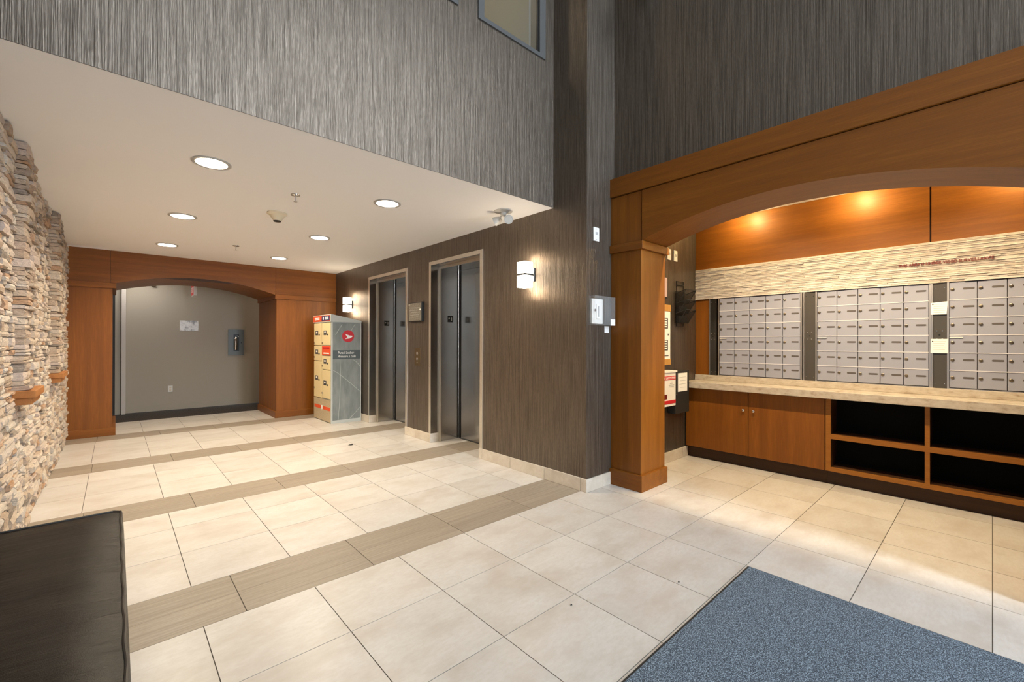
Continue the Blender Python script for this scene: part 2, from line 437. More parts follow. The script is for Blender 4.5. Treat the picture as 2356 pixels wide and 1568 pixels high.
for (y0, y1, kd) in rows:
    ym = (y0 + y1) / 2
    xmax = 4.66 if (-0.72 < ym < 2.29) else (3.26 if ym < 7.74 else 1.95)
    xmin = XL + 0.02 if ym < 7.74 else -0.06
    step, x0 = (XJ, XJ0) if kd == 't' else (0.611, 0.4495)
    xs = [x0 + step * k for k in range(-3, 12)]
    xs = [xmin] + [x for x in xs if xmin + 0.02 < x < xmax - 0.02] + [xmax]
    for a, b in zip(xs[:-1], xs[1:]):
        if ym < -1.5: rest.box(a + G, b - G, y0 + G, y1 - G, -0.012, 0.0); continue
        mb = B(a + G, b - G, y0 + (G if kd == 't' else G * 0.4), y1 - (G if kd == 't' else G * 0.4), -0.012, 0.0)
        mb.build('floor_tile' if kd == 't' else 'strip_tile', 'tile' if kd == 't' else 'strip', fl)
rest.build('floor_tiles_beyond', 'tile', fl, kind='stuff')
hc = struct(B(-2.0, 4.95, YFB, YC + 0.1, -0.12, -0.004), 'floor', 'hall_carpet', 'dark patterned carpet in the corridor behind the archway', 'floor')

# elevator wall: one plate with the two elevator openings
E2 = (3.65, 4.62); E1 = (5.25, 6.36); ZO = 2.165
def eh(u, v): return v < ZO and (E2[0] < u < E2[1] or E1[0] < u < E1[1])
struct(MB().cells(0, [YR + 0.001, E2[0], E2[1], E1[0], E1[1], YF + 0.2], [0, ZO, ZC + 0.15], eh, W, W + 0.125),
       'wall_right', 'wallpaper', 'brown vertically ribbed wallpaper wall around the two elevators')
# corner mass (dark strip over the ceiling edge and the pale return face)
struct(B(W - 0.001, XU + 0.1, YR, YS + 0.2, 0, ZTOP), 'wall_corner', 'wallpaper', 'tall wallpapered wall corner between elevator hall and mail alcove')
# soffit front above the low ceiling, with two interior windows
WIN1 = (2.016, 2.747); WIN2 = (1.10, 1.833); WZ = (3.668, 4.95)
def wh(u, v): return WZ[0] < v < WZ[1] and (WIN1[0] < u < WIN1[1] or WIN2[0] < u < WIN2[1])
struct(MB().cells(1, [XL, WIN2[0], WIN2[1], WIN1[0], WIN1[1], W], [ZC + 0.002, WZ[0], WZ[1], ZTOP], wh, YS, YS + 0.12),
       'wall_front', 'wallpaper', 'silvery ribbed wallpaper on the high wall above the low ceiling')
# upper wall above the mail alcove, running on right of the alcove down to the floor
struct(B(XU, XU + 0.12, YE, YR - 0.0005, 2.49, ZTOP), 'wall_upper', 'wallpaper', 'dark ribbed wallpaper wall above the wooden mail arch')
struct(B(XU, XU + 0.12, YE, -0.452, 0, 2.4895), 'wall_right_near', 'wallpaper', 'brown ribbed wallpaper wall right of the mail arch')
# alcove shell
struct(B(XU, XB + 0.15, YR, YR + 0.12, 0, 2.7), 'wall_alcove', 'wallpaper', 'brown ribbed wallpaper side wall inside the mail alcove')
struct(B(XU + 0.12, XB + 0.15, -0.84, -0.72, 0, 2.7), 'wall_alcove_far', 'wallpaper', 'far side wall of the mail alcove')
struct(B(XB + 0.06, XB + 0.18, -0.84, YR + 0.1, 0, 2.7), 'wall_mail', 'wood_dark', 'wall behind the mailboxes')
struct(B(XU + 0.121, XB + 0.15, -0.84, YR + 0.1, 2.56, 2.7), 'ceiling', 'soffit_paint', 'low white ceiling of the mail alcove', 'ceiling')
# left wall backing, entrance wall, upper ceiling
struct(B(XL - 0.15, XL, YE, YF - 0.004, 0, ZTOP), 'wall_left', 'wall_white', 'stone clad wall on the left', 'wall')
wall_left = bpy.data.objects['wall_left']
WX0, WX1 = 2.00, 2.95
def en(u, v): return 0.1 < v < ZTOP - 0.3 and WX0 < u < WX1
struct(MB().cells(1, [XL - 0.15, WX0, WX1, XU + 0.12], [0, 0.1, ZTOP - 0.3, ZTOP], en, YE - 0.12, YE), 'wall_entrance', 'wall_white', 'white entrance wall around the tall glazing behind the viewer')
wn = thing('window_3', (1.4, YE - 0.06, 0.1), 'tall dark framed entrance glazing behind the viewer', 'window', kind='structure')
for x in (WX0, 2.45, WX1 - 0.05): B(x, x + 0.05, YE - 0.09, YE - 0.03, 0.1, ZTOP - 0.3).build('mullion', 'window_grey', wn)
for z in (0.1, 2.3, 4.2, 6.0, ZTOP - 0.36): B(WX0, WX1, YE - 0.08, YE - 0.04, z, z + 0.06).build('transom', 'window_grey', wn)
struct(B(XL - 0.15, XU + 0.12, YE - 0.12, YS + 0.2, ZTOP, ZTOP + 0.1), 'ceiling', 'wall_white', 'high white lobby ceiling', 'ceiling')

# low ceiling with round holes for the six downlights
DL = [(x, y) for y in (3.482, 5.15, 6.81) for x in (0.470, 1.720)]
def low_ceiling():
    mb = MB(); xb = [XL, 1.095, W + 0.02]; yb = [YS, 4.31, 5.98, YF + 0.1]
    for (cx, cy) in DL:
        i = 0 if cx < 1.095 else 1; j = [k for k in range(3) if yb[k] < cy < yb[k + 1]][0]
        x0, x1, y0, y1 = xb[i], xb[i + 1], yb[j], yb[j + 1]
        angs = sorted([2 * math.pi * k / 40 for k in range(40)] + [math.atan2(b - cy, a - cx) % (2 * math.pi) for a in (x0, x1) for b in (y0, y1)])
        n = len(mb.v); k = len(angs)
        for an in angs:
            c, s = math.cos(an), math.sin(an)
            t = min(((x1 if c > 0 else x0) - cx) / c if abs(c) > 1e-9 else 1e9, ((y1 if s > 0 else y0) - cy) / s if abs(s) > 1e-9 else 1e9)
            mb.v.append(Vector((cx + 0.092 * c, cy + 0.092 * s, ZC))); mb.v.append(Vector((cx + t * c, cy + t * s, ZC)))
        for q in range(k):
            a = n + 2 * q; b = n + 2 * ((q + 1) % k)
            mb.f.append((a, a + 1, b + 1, b)); mb.tint.append(0.5)
    return mb
struct(low_ceiling(), 'ceiling', 'soffit_paint', 'low white painted ceiling with six round downlights', 'ceiling')
struct(B(XL, W + 0.1, YS + 0.12, YF + 0.1, ZC + 0.16, ZC + 0.2), 'ceiling', 'wall_white', 'slab hidden above the low white ceiling', 'ceiling')

# corridor behind the far archway
struct(B(-2.0, 4.95, YC, YC + 0.1, 0, 2.6), 'wall_corridor', 'wall_grey', 'plain grey corridor wall seen through the far archway')
struct(B(-2.0, 4.95, YFB - 0.2, YC + 0.1, 2.42, 2.5), 'ceiling', 'wall_white', 'white corridor ceiling behind the archway', 'ceiling')
struct(B(-2.1, -2.0, YFB - 0.2, YC + 0.1, 0, 2.5), 'wall_corridor_end', 'wall_grey', 'grey end wall of the corridor, out on the left')
struct(B(4.95, 5.05, YFB - 0.2, YC + 0.1, 0, 2.5), 'wall_corridor_end', 'wall_grey', 'grey end wall of the corridor, out on the right')
struct(B(-2.0, XL - 0.02, YFB - 0.05, YFB + 0.0, 0, 2.5), 'wall_corridor_side', 'wall_grey', 'grey corridor wall left of the archway')
struct(B(W + 0.02, 4.95, YFB - 0.05, YFB + 0.0, 0, 2.5), 'wall_corridor_side', 'wall_grey', 'grey corridor wall right of the archway')
struct(B(0.14, 4.9, YC - 0.015, YC, 0, 0.107), 'baseboard_corridor', 'wall_grey', 'grey painted baseboard along the corridor wall', 'baseboard')
cas = thing('trim_1', (0.05, YC - 0.15, 0), 'pale door casing at the left end of the corridor wall', 'door casing', kind='structure')
BB(0.075, 0.135, YC - 0.16, YC, 0, 2.42, 0.008).build('casing_edge', 'trim_paint', cas)
B(0.0, 0.075, YC - 0.10, YC, 0, 2.42).build('casing_reveal', 'wall_grey', cas)
B(-0.5, 0.0, YC - 0.101, YC - 0.01, 0.01, 2.05).build('doorway_shade', 'black_matte', cas)  # solid black box, painted shade in place of the unlit doorway
lamp('corridor_light', 'AREA', (0.3, 9.38, 2.40), 7, (1.0, 0.93, 0.84), 0.5)
lamp('corridor_light_side', 'AREA', (2.9, 9.38, 2.40), 4, (1.0, 0.86, 0.68), 0.4)

# baseboards of tile
def base_run(name, label, pieces):
    b = thing(name, pieces[0][0::2] and (pieces[0][0], pieces[0][2], 0), label, 'baseboard', kind='structure')
    for p in pieces: BB(*p, 0.003).build('base_tile', 'basetile', b)
    return b
g = 0.0015; HB = 0.108
def yrun(x0, x1, ys): return [(x0, x1, a + g, b - g, 0.0, HB) for a, b in zip(ys[:-1], ys[1:])]
def xrun(y0, y1, xs): return [(a + g, b - g, y0, y1, 0.0, HB) for a, b in zip(xs[:-1], xs[1:])]
base_run('baseboard_elevator', 'beige tile baseboard on the brown wall right of the elevators', yrun(W - 0.013, W, [YR - 0.013, 2.29, 2.703, 3.16, 3.60, 3.655]) + [(W, W + 0.12, 3.65 - g, 3.65 + 0.006, 0.0, HB)])
base_run('baseboard_between', 'beige tile baseboard between the two elevator openings', yrun(W - 0.013, W, [4.615, 4.98, 5.255]) + [(W - 0.013, W + 0.125, 4.613, 4.625, 0.0, HB)])
base_run('baseboard_locker', 'beige tile baseboard between the far elevator and the parcel locker', yrun(W - 0.013, W, [6.355, 6.80, 7.26, 7.72]) + [(W - 0.013, W + 0.125, 6.353, 6.365, 0.0, HB)])
base_run('baseboard_corner', 'pale tile baseboard on the narrow grey return beside the wooden pillar', xrun(YR - 0.013, YR, [W - 0.012, 3.075, 3.19]))
base_run('baseboard_alcove', 'beige tile baseboard under the notices in the mail alcove', xrun(YR - 0.013, YR, [3.60, 4.05, 4.51, 4.62]))

# interior windows in the high wall
def hi_window(name, x0, x1, label):
    w = thing(name, ((x0 + x1) / 2, YS, WZ[0]), label, 'window', kind='structure')
    z0, z1 = WZ; t = 0.055
    B(x0, x1, YS - 0.012, YS + 0.02, z0, z0 + t * 0.6).build('sill', 'window_grey', w)
    B(x0, x1, YS - 0.012, YS + 0.02, z1 - t, z1).build('head', 'window_grey', w)
    B(x0, x0 + t, YS - 0.012, YS + 0.02, z0 + t * 0.6, z1 - t).build('jamb', 'window_grey', w)
    B(x1 - 0.07, x1, YS - 0.012, YS + 0.02, z0 + t * 0.6, z1 - t).build('jamb', 'window_grey', w)
    B(x1 - 0.075, x1 - 0.002, YS + 0.021, YS + 0.12, z0 + 0.003, z1 - 0.003).build('reveal', 'wall_grey', w)
    B(x1 - 0.083, x1 - 0.0752, YS + 0.004, YS + 0.02, z0 + t * 0.6, z1 - t).build('painted_gap', 'black', w)  # black strip painted in for the dark gap beside the reveal
    B(x0 + t, x1 - 0.075, YS + 0.085, YS + 0.091, z0 + 0.02, z1 - 0.02).build('pane', 'pane_glass', w)
hi_window('window_1', *WIN1, 'grey framed interior window with a yellow room behind, high beside the wall corner')
hi_window('window_2', *WIN2, 'grey framed interior window cut off by the top edge of the view')
rm = thing('wall_upper_room', (1.9, 3.6, 3.3), 'yellow painted room behind the high interior windows', 'wall', kind='structure')
B(0.6, W, 4.0, 4.1, 3.2, 5.4).build('back_wall', 'yellow_wall', rm)
B(0.6, W, YS + 0.125, 4.0, 3.15, 3.2).build('room_floor', 'yellow_wall', rm)
B(0.6, W, YS + 0.125, 4.0, 5.4, 5.45).build('room_ceiling', 'yellow_wall', rm)
B(0.5, 0.6, YS + 0.125, 4.1, 3.15, 5.45).build('side_wall', 'yellow_wall', rm)
B(W + 0.0, W + 0.1, YS + 0.205, 4.1, 3.15, 5.45).build('side_wall', 'yellow_wall', rm)
lamp('upper_room_light', 'POINT', (1.8, 3.4, 4.9), 6, SOFTW, 0.1)

# ================================================================= STONE CLADDING on the left wall
PIL = [(3.86, 4.24), (5.74, 6.20)]; ZLED = 0.935
def project(p):
    d = Vector(p) - Vector((0, 0, H)); z = d.dot(fw)
    if z < 0.05: return None
    return 1178 + FPX * d.dot(rt2) / z, 784 - FPX * d.dot(up2) / z
rs = random.Random(11)
def stone_mesh(y0, y1, z0, z1, proud, tint):
    mb = MB(); j = lambda s: rs.uniform(-s, s)
    ny, nz = (3 if y1 - y0 > 0.12 else 2), 2
    gy, gz = 0.002, 0.0018
    ys = [y0 + gy + (y1 - y0 - 2 * gy) * i / ny for i in range(ny + 1)]; zs = [z0 + gz + (z1 - z0 - 2 * gz) * k / nz for k in range(nz + 1)]
    base = XL + 0.004; idx = {}; tw = j(0.006)
    for i in range(ny + 1):
        for k in range(nz + 1):
            edge = (i in (0, ny)) + (k in (0, nz))
            x = XL + proud - (0.004 if edge == 1 else 0.009 if edge == 2 else 0) + j(0.004) + tw * (i / ny - 0.5)
            yy = ys[i] + (j(0.004) if 0 < i < ny else j(0.0018)); zz = zs[k] + j(0.0018)
            idx[i, k] = len(mb.v); mb.v.append(Vector((x, yy, zz)))
    for i in range(ny):
        for k in range(nz): mb.f.append((idx[i, k], idx[i + 1, k], idx[i + 1, k + 1], idx[i, k + 1]))
    ring = [(i, 0) for i in range(ny)] + [(ny, k) for k in range(nz)] + [(i, nz) for i in range(ny, 0, -1)] + [(0, k) for k in range(nz, 0, -1)]
    bk = [];
    for (i, k) in ring: bk.append(len(mb.v)); mb.v.append(Vector((base, ys[i], zs[k])))
    for q in range(len(ring)):
        r = (q + 1) % len(ring); mb.f.append((idx[ring[q]], bk[q], bk[r], idx[ring[r]]))
    mb.f.append(tuple(bk)); mb.tint = [tint] * len(mb.f); return mb
stones = []
def lay(y0, y1, z0, z1, off, tints=None):
    z = z0
    while z < z1 - 0.01:
        h = rs.choice([0.018, 0.024, 0.030, 0.038, 0.050]); h = min(h, z1 - z)
        if z1 - z - h < 0.02: h = z1 - z
        yy = y0
        while yy < y1 - 0.01:
            l = rs.uniform(0.06, 0.24)
            if y1 - yy - l < 0.07: l = y1 - yy
            pr = off + rs.choice([0.026, 0.031, 0.036, 0.042, 0.050])
            tn = rs.choice([0.0, 0.1, 0.18, 0.25, 0.32, 0.4, 0.45, 0.5, 0.55, 0.62, 0.66, 0.72, 0.78, 0.82, 0.88, 0.95, 1.0]) 
            if tints: tn = rs.choice(tints)
            stones.append((yy, yy + l, z, z + h, pr, tn)); yy += l
        z += h
ZT = ZC - 0.004
for (a, b) in ((2.64, PIL[0][0]), (PIL[0][1], PIL[1][0]), (PIL[1][1], YF - 0.02)): lay(a, b, 0.002, ZT, 0.0)
lay(0.6, 2.61, 0.002, 3.0, 0.0)
for (a, b) in PIL:
    lay(a, b, 0.002, ZLED - 0.085, 0.0); lay(a, b, ZLED, ZT, 0.052, [0.0, 0.08, 0.1, 0.15, 0.2, 0.25, 0.3, 0.38, 0.45, 0.6, 0.7, 0.97, 1.0])
def seen(s):
    q = [project((XL + s[4], yy, zz)) for yy in (s[0], s[1]) for zz in (s[2], s[3])]
    if any(p is None for p in q): return 0
    x0 = max(0, min(p[0] for p in q)); x1 = max(p[0] for p in q)
    if x1 <= 0: return 0
    y0 = max(0, min(p[1] for p in q)); y1 = min(1568, max(p[1] for p in q))
    return max(0, x1 - x0) * max(0, y1 - y0)
stones.sort(key=seen, reverse=True)
rest = MB()
for i, s in enumerate(stones):
    mb = stone_mesh(*s)
    if i < 300: mb.build('stone', 'stone', wall_left, tint=True)
    else:
        n = len(rest.v); rest.v += mb.v; rest.f += [tuple(n + q for q in f) for f in mb.f]; rest.tint += mb.tint
rest.build('stones_beyond', 'stone', wall_left, tint=True, kind='stuff')
for i, (a, b) in enumerate(PIL):
    t = thing('wall_ledge', (XL, (a + b) / 2, ZLED - 0.085), ('nearer', 'farther')[i] + ' small orange wooden ledge carrying a strip of stacked stone', 'ledge', 'wooden ledges on the stone wall')
    BB(XL + 0.005, -0.348, a - 0.012, b + 0.012, ZLED - 0.045, ZLED, 0.004).build('top_board', 'wood_ledge', t)
    BB(XL + 0.005, -0.366, a, b, ZLED - 0.085, ZLED - 0.045, 0.004).build('lower_board', 'wood_ledge', t)

# ================================================================= WOODEN ARCHWAYS
def arch_mb(axis, a0, a1, zs, rise, ztop, d0, d1, n=40, ext=0.0):
    """header with an arched underside: spans a0..a1 along the wall, d0..d1 deep"""
    mb = MB(); hs = (a1 - a0) / 2; c = (a0 + a1) / 2; R = (hs * hs + rise * rise) / (2 * rise)
    a0 -= ext
    def P(a, d, z): return Vector((d, a, z)) if axis == 1 else Vector((a, d, z))
    for i in range(n + 1):
        a = a0 + (a1 - a0) * i / n; z = zs + rise - R + math.sqrt(R * R - (a - c) ** 2)
        mb.v += [P(a, d0, z), P(a, d1, z), P(a, d1, ztop), P(a, d0, ztop)]
    for i in range(n):
        p = 4 * i; q = p + 4
        for k in range(4): mb.f.append((p + k, q + k, q + (k + 1) % 4, p + (k + 1) % 4))
    mb.f.append((0, 1, 2, 3)); e = 4 * n; mb.f.append((e + 3, e + 2, e + 1, e)); mb.tint = [0.5] * len(mb.f)
    return mb
# mail alcove arch (front plane x = 3.2)
ma = thing('wooden_archway', (3.4, 0.92, 0), 'large wooden arch framing the mailbox alcove on the right', 'archway')
arch_mb(1, -0.102, 1.936, 2.066, 0.168, 2.479, 3.200, 3.60, ext=0.035).build('arched_header', 'wood_y', ma, smooth=True)
B(3.185, XU - 0.0005, -0.45, YR - 0.001, 2.486, 2.642).build('crown_board', 'wood_y', ma)
B(3.215, 3.58, -0.44, YR - 0.002, 2.475, 2.488).build('shadow_gap', 'wood_dark', ma)
for s, (ya, yb_) in enumerate(((1.942, YR - 0.001), (-0.42, -0.143))):
    B(3.203, 3.59, ya, yb_, 2.066, 2.479).build('corner_panel', 'wood_z', ma)
    B(3.212, 3.58, ya if s else ya - 0.006, (yb_ + 0.006) if s else yb_, 2.062, 2.47).build('panel_joint', 'wood_dark', ma)
    BB(3.180, 3.615, ya - 0.022 if s == 0 else ya, yb_ if s == 0 else yb_ + 0.012, 1.998 - 0.014 * s, 2.064 - 0.014 * s, 0.003).build('capital', 'wood_y', ma)
    BB(3.203, 3.592, ya + 0.003 if s == 0 else ya, yb_ if s == 0 else yb_ - 0.003, 0.13, 1.999, 0.003).build('pillar_shaft', 'wood_z', ma)
    BB(3.183, 3.605, ya - 0.018 if s == 0 else ya, yb_ if s == 0 else yb_ + 0.010, 0.0, 0.136, 0.003).build('plinth', 'wood_y', ma)
# far arch across the hall (front plane y = 7.74)
fa = thing('wooden_archway', (1.0, 8.3, 0), 'far wooden arch across the hall, opening on the grey corridor', 'archway')
arch_mb(0, -0.045, 1.905, 1.972, 0.165, ZC - 0.0005, YF, YFB).build('arched_header', 'wood_x', fa, smooth=True)
B(XL + 0.001, -0.049, YF + 0.002, YFB - 0.002, 1.985, ZC - 0.001).build('corner_panel', 'wood_x', fa)
B(1.910, W - 0.001, YF + 0.002, YFB - 0.002, 1.985, ZC - 0.001).build('corner_panel', 'wood_x', fa)
B(XL + 0.001, W - 0.002, YF + 0.008, YF + 0.02, 2.1, ZC - 0.001).build('panel_joint', 'wood_dark', fa)
BB(XL + 0.001, 0.012, YF - 0.022, YFB + 0.01, 1.918, 1.986, 0.003).build('capital', 'wood_x', fa)
BB(1.895, W - 0.001, YF - 0.022, YFB + 0.01, 1.912, 1.986, 0.003).build('capital', 'wood_x', fa)
BB(XL + 0.001, -0.026, YF, YFB, 0.1, 1.92, 0.003).build('pillar_shaft', 'wood_z', fa)
BB(1.918, W - 0.001, YF, YFB, 0.1, 1.914, 0.003).build('pillar_shaft', 'wood_z', fa)
BB(XL + 0.001, 0.008, YF - 0.018, YFB + 0.01, 0, 0.104, 0.003).build('plinth', 'wood_x', fa)
BB(1.900, W - 0.001, YF - 0.018, YFB + 0.01, 0, 0.108, 0.003).build('plinth', 'wood_x', fa)

# ================================================================= ELEVATORS
def elevator(name, y0, y1, label):
    d = thing(name, (W, (y0 + y1) / 2, 0), label, 'elevator', kind='structure')
    x0 = W + 0.125; xd = 3.25
    # thin steel trim around the opening on the wallpaper
    B(W - 0.006, W + 0.001, y0 - 0.045, y1 + 0.045, ZO, ZO + 0.042).build('head_trim', 'steel_trim', d)
    B(W - 0.006, W + 0.001, y0 - 0.045, y0, HB, ZO).build('side_trim', 'steel_trim', d)
    B(W - 0.006, W + 0.001, y1, y1 + 0.045, HB, ZO).build('side_trim', 'steel_trim', d)
    B(W - 0.006, x0, y1 - 0.004, y1 + 0.0005, HB, ZO).build('side_lining', 'steel_jamb', d)
    B(W - 0.006, x0, y0 - 0.0005, y0 + 0.004, HB, ZO).build('side_lining', 'steel_jamb', d)
    B(W - 0.006, x0, y0, y1, ZO - 0.004, ZO + 0.0005).build('head_lining', 'steel_jamb', d)
    # elevator frame behind
    B(x0 - 0.018, x0, y1 - 0.034, y1 - 0.0045, 0, ZO - 0.005).build('frame_flange', 'steel_trim', d)
    B(x0 - 0.018, x0, y0 + 0.0045, y0 + 0.034, 0, ZO - 0.005).build('frame_flange', 'steel_trim', d)
    B(x0 - 0.018, x0, y0 + 0.034, y1 - 0.034, ZO - 0.034, ZO - 0.005).build('frame_flange', 'steel_trim', d)
    B(x0, xd, y1 - 0.026, y1 + 0.05, 0, ZO + 0.02).build('jamb', 'steel_door', d)
    B(x0, xd, y0 - 0.05, y0 + 0.026, 0, ZO + 0.02).build('jamb', 'steel_door', d)
    B(x0, xd, y0 + 0.026, y1 - 0.026, ZO - 0.030, ZO + 0.02).build('head', 'steel_door', d)
    ym = (y0 + y1) / 2
    B(xd + 0.012, xd + 0.04, y0 - 0.03, ym - 0.003, 0.008, ZO + 0.02).build('door_panel', 'steel_door', d)
    B(xd + 0.012, xd + 0.04, ym + 0.003, y1 + 0.03, 0.008, ZO + 0.02).build('door_panel', 'steel_door', d)
    B(xd + 0.004, xd + 0.0125, y1 - 0.062, y1 - 0.026, 0.008, ZO - 0.03).build('door_gap_shade', 'black_matte', d)  # black strip on the door, painting the shade of the corner gap
    B(xd + 0.04, xd + 0.05, y0 - 0.05, y1 + 0.05, 0, ZO + 0.05).build('shaft_back', 'black_matte', d)
    B(xd, xd + 0.045, y0, y1, -0.01, 0.006).build('sill', 'alu_dark', d)
    pl_ = B(3.085, 3.165, y1 - 0.0285, y1 - 0.0262, 1.475, 1.555).build('floor_plate', 'black', d)
    text('numeral', '1', 0.062, '-y', (3.128, y1 - 0.029, 1.493), 'white_paper', pl_)
    text('star', '*', 0.05, '-y', (3.095, y1 - 0.029, 1.498), 'white_paper', pl_)
    for z in (0.55, 0.92, 1.3, 1.65): # screws of the trim
        for yy in (y0 - 0.022, y1 + 0.022):
            MB().lathe((W - 0.006, yy, z), [(0.006, 0), (0.004, 0.003)], (-1, 0, 0), 10).build('screw', 'chrome', d)
    return d
elevator('door_1', *E2, 'nearer stainless elevator doorway, right of the framed plaque')
elevator('door_2', *E1, 'farther stainless elevator doorway, between plaque and parcel locker')

# ================================================================= FIXTURES ON THE LOW CEILING
ranks = ['nearest downlight on the left side of the low ceiling', 'nearest downlight on the right side of the low ceiling', 'middle downlight on the left side of the low ceiling',
         'middle downlight on the right side of the low ceiling', 'farthest downlight on the left side of the low ceiling', 'farthest downlight on the right side of the low ceiling']
for (cx, cy), rk in zip(DL, ranks):
    t = thing('downlight', (cx, cy, ZC), 'round recessed white ' + rk, 'downlight', 'recessed downlights')
    MB().lathe((cx, cy, ZC), [(0.091, 0.0005), (0.112, 0.0005), (0.112, -0.006), (0.104, -0.010), (0.090, -0.006), (0.091, 0.0005)], cap=False, seg=40).build('trim_ring', 'ring_white', t, smooth=True)
    MB().lathe((cx, cy, ZC), [(0.0905, -0.004), (0.086, 0.03), (0.070, 0.10), (0.045, 0.135), (0.0, 0.136)], cap=False, seg=40).build('reflector', 'reflector', t, smooth=True)
    bl = MB()
    bl.tube([(cx - 0.035, cy - 0.02, ZC + 0.115), (cx + 0.03, cy - 0.02, ZC + 0.115), (cx + 0.037, cy, ZC + 0.115), (cx + 0.03, cy + 0.02, ZC + 0.115), (cx - 0.035, cy + 0.02, ZC + 0.115)], 0.009, 10)
    bl.build('bulb', 'glow_lamp', t, smooth=True)
    lamp('downlight_lamp', 'POINT', (cx, cy, ZC + 0.062), P_DOWN, WARM, 0.04)
for (cx, cy), lb in zip(((1.075, 3.784), (1.106, 6.303)), ('nearer small chrome sprinkler head hanging from the low ceiling', 'farther small chrome sprinkler head hanging from the low ceiling')):
    t = thing('sprinkler', (cx, cy, ZC), lb, 'sprinkler', 'ceiling sprinklers')
    MB().lathe((cx, cy, ZC), [(0.036, 0), (0.034, -0.006), (0.014, -0.010), (0.010, -0.012)], seg=20).build('escutcheon', 'chrome', t, smooth=True)
    MB().lathe((cx, cy, ZC - 0.01), [(0.006, 0), (0.006, -0.045)], seg=10).build('stem', 'alu', t)
    MB().lathe((cx, cy, ZC - 0.053), [(0.014, 0), (0.014, -0.003)], seg=14).build('deflector', 'alu', t)
t = thing('smoke_detector', (1.104, 4.438, ZC), 'cream smoke detector in the middle of the low ceiling', 'smoke detector')
MB().lathe((1.104, 4.438, ZC), [(0.085, 0), (0.085, -0.012), (0.072, -0.020), (0.066, -0.024), (0.066, -0.020)], seg=32).build('base', 'cream_plastic', t, smooth=True)
MB().lathe((1.104, 4.438, ZC - 0.022), [(0.066, 0), (0.036, -0.045), (0.034, -0.05)], seg=32).build('cone', 'cream_plastic', t, smooth=True)
MB().lathe((1.104, 4.438, ZC - 0.068), [(0.034, 0), (0.030, -0.012), (0.0, -0.016)], seg=24).build('sensor_grille', 'black', t, smooth=True)
def emergency(loc, label, wall=False):
    x, y, z = loc
    t = thing('emergency_light', loc, label, 'emergency light')
    if not wall:
        MB().lathe((x, y, z), [(0.085, 0), (0.083, -0.005), (0.05, -0.012), (0.032, -0.014)], seg=28).build('canopy', 'fixture_grey', t, smooth=True)
        MB().lathe((x, y, z - 0.01), [(0.028, 0), (0.027, -0.025), (0.012, -0.036)], seg=20).build('hub', 'fixture_grey', t, smooth=True)
        z -= 0.03
    else:
        BB(x - 0.06, x, y - 0.16, y + 0.16, z + 0.02, z + 0.16, 0.006).build('battery_case', 'fixture_grey', t); x -= 0.06; z += 0.03
    for s in (-1, 1):
        a = Vector((x, y, z)); dx = (Vector((-0.02, 0.055, -0.045)) if s < 0 else Vector((0.015, -0.05, -0.05)))
        if wall: dx = Vector((-0.03, 0.10 * s, -0.03))
        b = a + dx
        MB().tube([a, a + dx * 0.55, b], 0.008, 8).build('arm', 'fixture_grey', t, smooth=True)
        ax = Vector((-0.5, 0.75, -0.35)) if s < 0 else Vector((-0.55, -0.75, -0.25))
        if wall: ax = Vector((-0.75, 0.35 * s, -0.5))
        ax.normalize()
        hd = MB().lathe(b - ax * 0.035, [(0.020, 0), (0.026, 0.012), (0.037, 0.045), (0.041, 0.06), (0.041, 0.07), (0.035, 0.07)], ax, 24).build('lamp_head', 'fixture_grey', t, smooth=True)
        MB().lathe(b - ax * 0.035, [(0.034, 0.0705), (0.016, 0.062), (0.0, 0.060)], ax, 20, cap=False).build('lens', 'lens_grey', hd, smooth=True)
emergency((2.60, 2.98, ZC), 'white twin-head emergency light under the low ceiling corner')
emergency((XU, 1.86, 4.10), 'white emergency light high on the dark wall, cut off at the top edge', True)

# ================================================================= ON THE ELEVATOR WALL
def sconce(y, z, label):
    t = thing('wall_sconce', (W, y, z), label, 'wall lamp', 'glass wall sconces')
    BB(W - 0.014, W, y - 0.07, y + 0.07, z - 0.062, z + 0.062, 0.003).build('back_plate', 'alu_dark', t)
    BB(W - 0.115, W - 0.012, y - 0.055, y + 0.055, z + 0.008, z + 0.118, 0.006).build('glass_block', 'glow_white', t)
    BB(W - 0.115, W - 0.012, y - 0.055, y + 0.055, z - 0.118, z - 0.008, 0.006).build('glass_block', 'glow_white', t)
    B(W - 0.11, W - 0.012, y - 0.05, y + 0.05, z - 0.008, z + 0.008).build('divider', 'alu_dark', t)
    for q in (-0.15, 0.15): lamp('sconce_lamp', 'POINT', (W - 0.105, y, z + q), P_SCONCE, (1.0, 0.78, 0.54), 0.05)
sconce(2.905, 1.85, 'lit white glass wall lamp right of the nearer elevator')
sconce(7.08, 1.83, 'lit white glass wall lamp above the parcel locker')
t = thing('framed_plaque', (W, 4.953, 1.49), 'small framed grey plaque on the wall between the elevators', 'plaque')
BB(W - 0.032, W, 4.790, 5.120, 1.487, 1.732, 0.003).build('frame', 'black', t)
B(W - 0.035, W - 0.0318, 4.800, 5.110, 1.497, 1.722).build('face', 'plaque_face', t)
for k, (a, b, c, d_) in enumerate(((4.83, 5.06, 1.66, 1.664), (4.83, 5.08, 1.63, 1.634), (4.83, 5.04, 1.60, 1.604), (4.84, 5.07, 1.57, 1.574), (4.84, 5.03, 1.54, 1.544))):
    B(W - 0.0358, W - 0.0349, a, b, c, d_).build('text_line', 'ink_grey', t)
B(W - 0.036, W - 0.0349, 4.803, 4.84, 1.625, 1.645).build('seal', 'white_paper', t)
B(W - 0.036, W - 0.0349, 5.09, 5.107, 1.695, 1.718).build('seal', 'white_paper', t)
t = thing('call_panel', (W, 4.94, 0.93), 'bronze elevator call panel below the framed plaque', 'call panel')
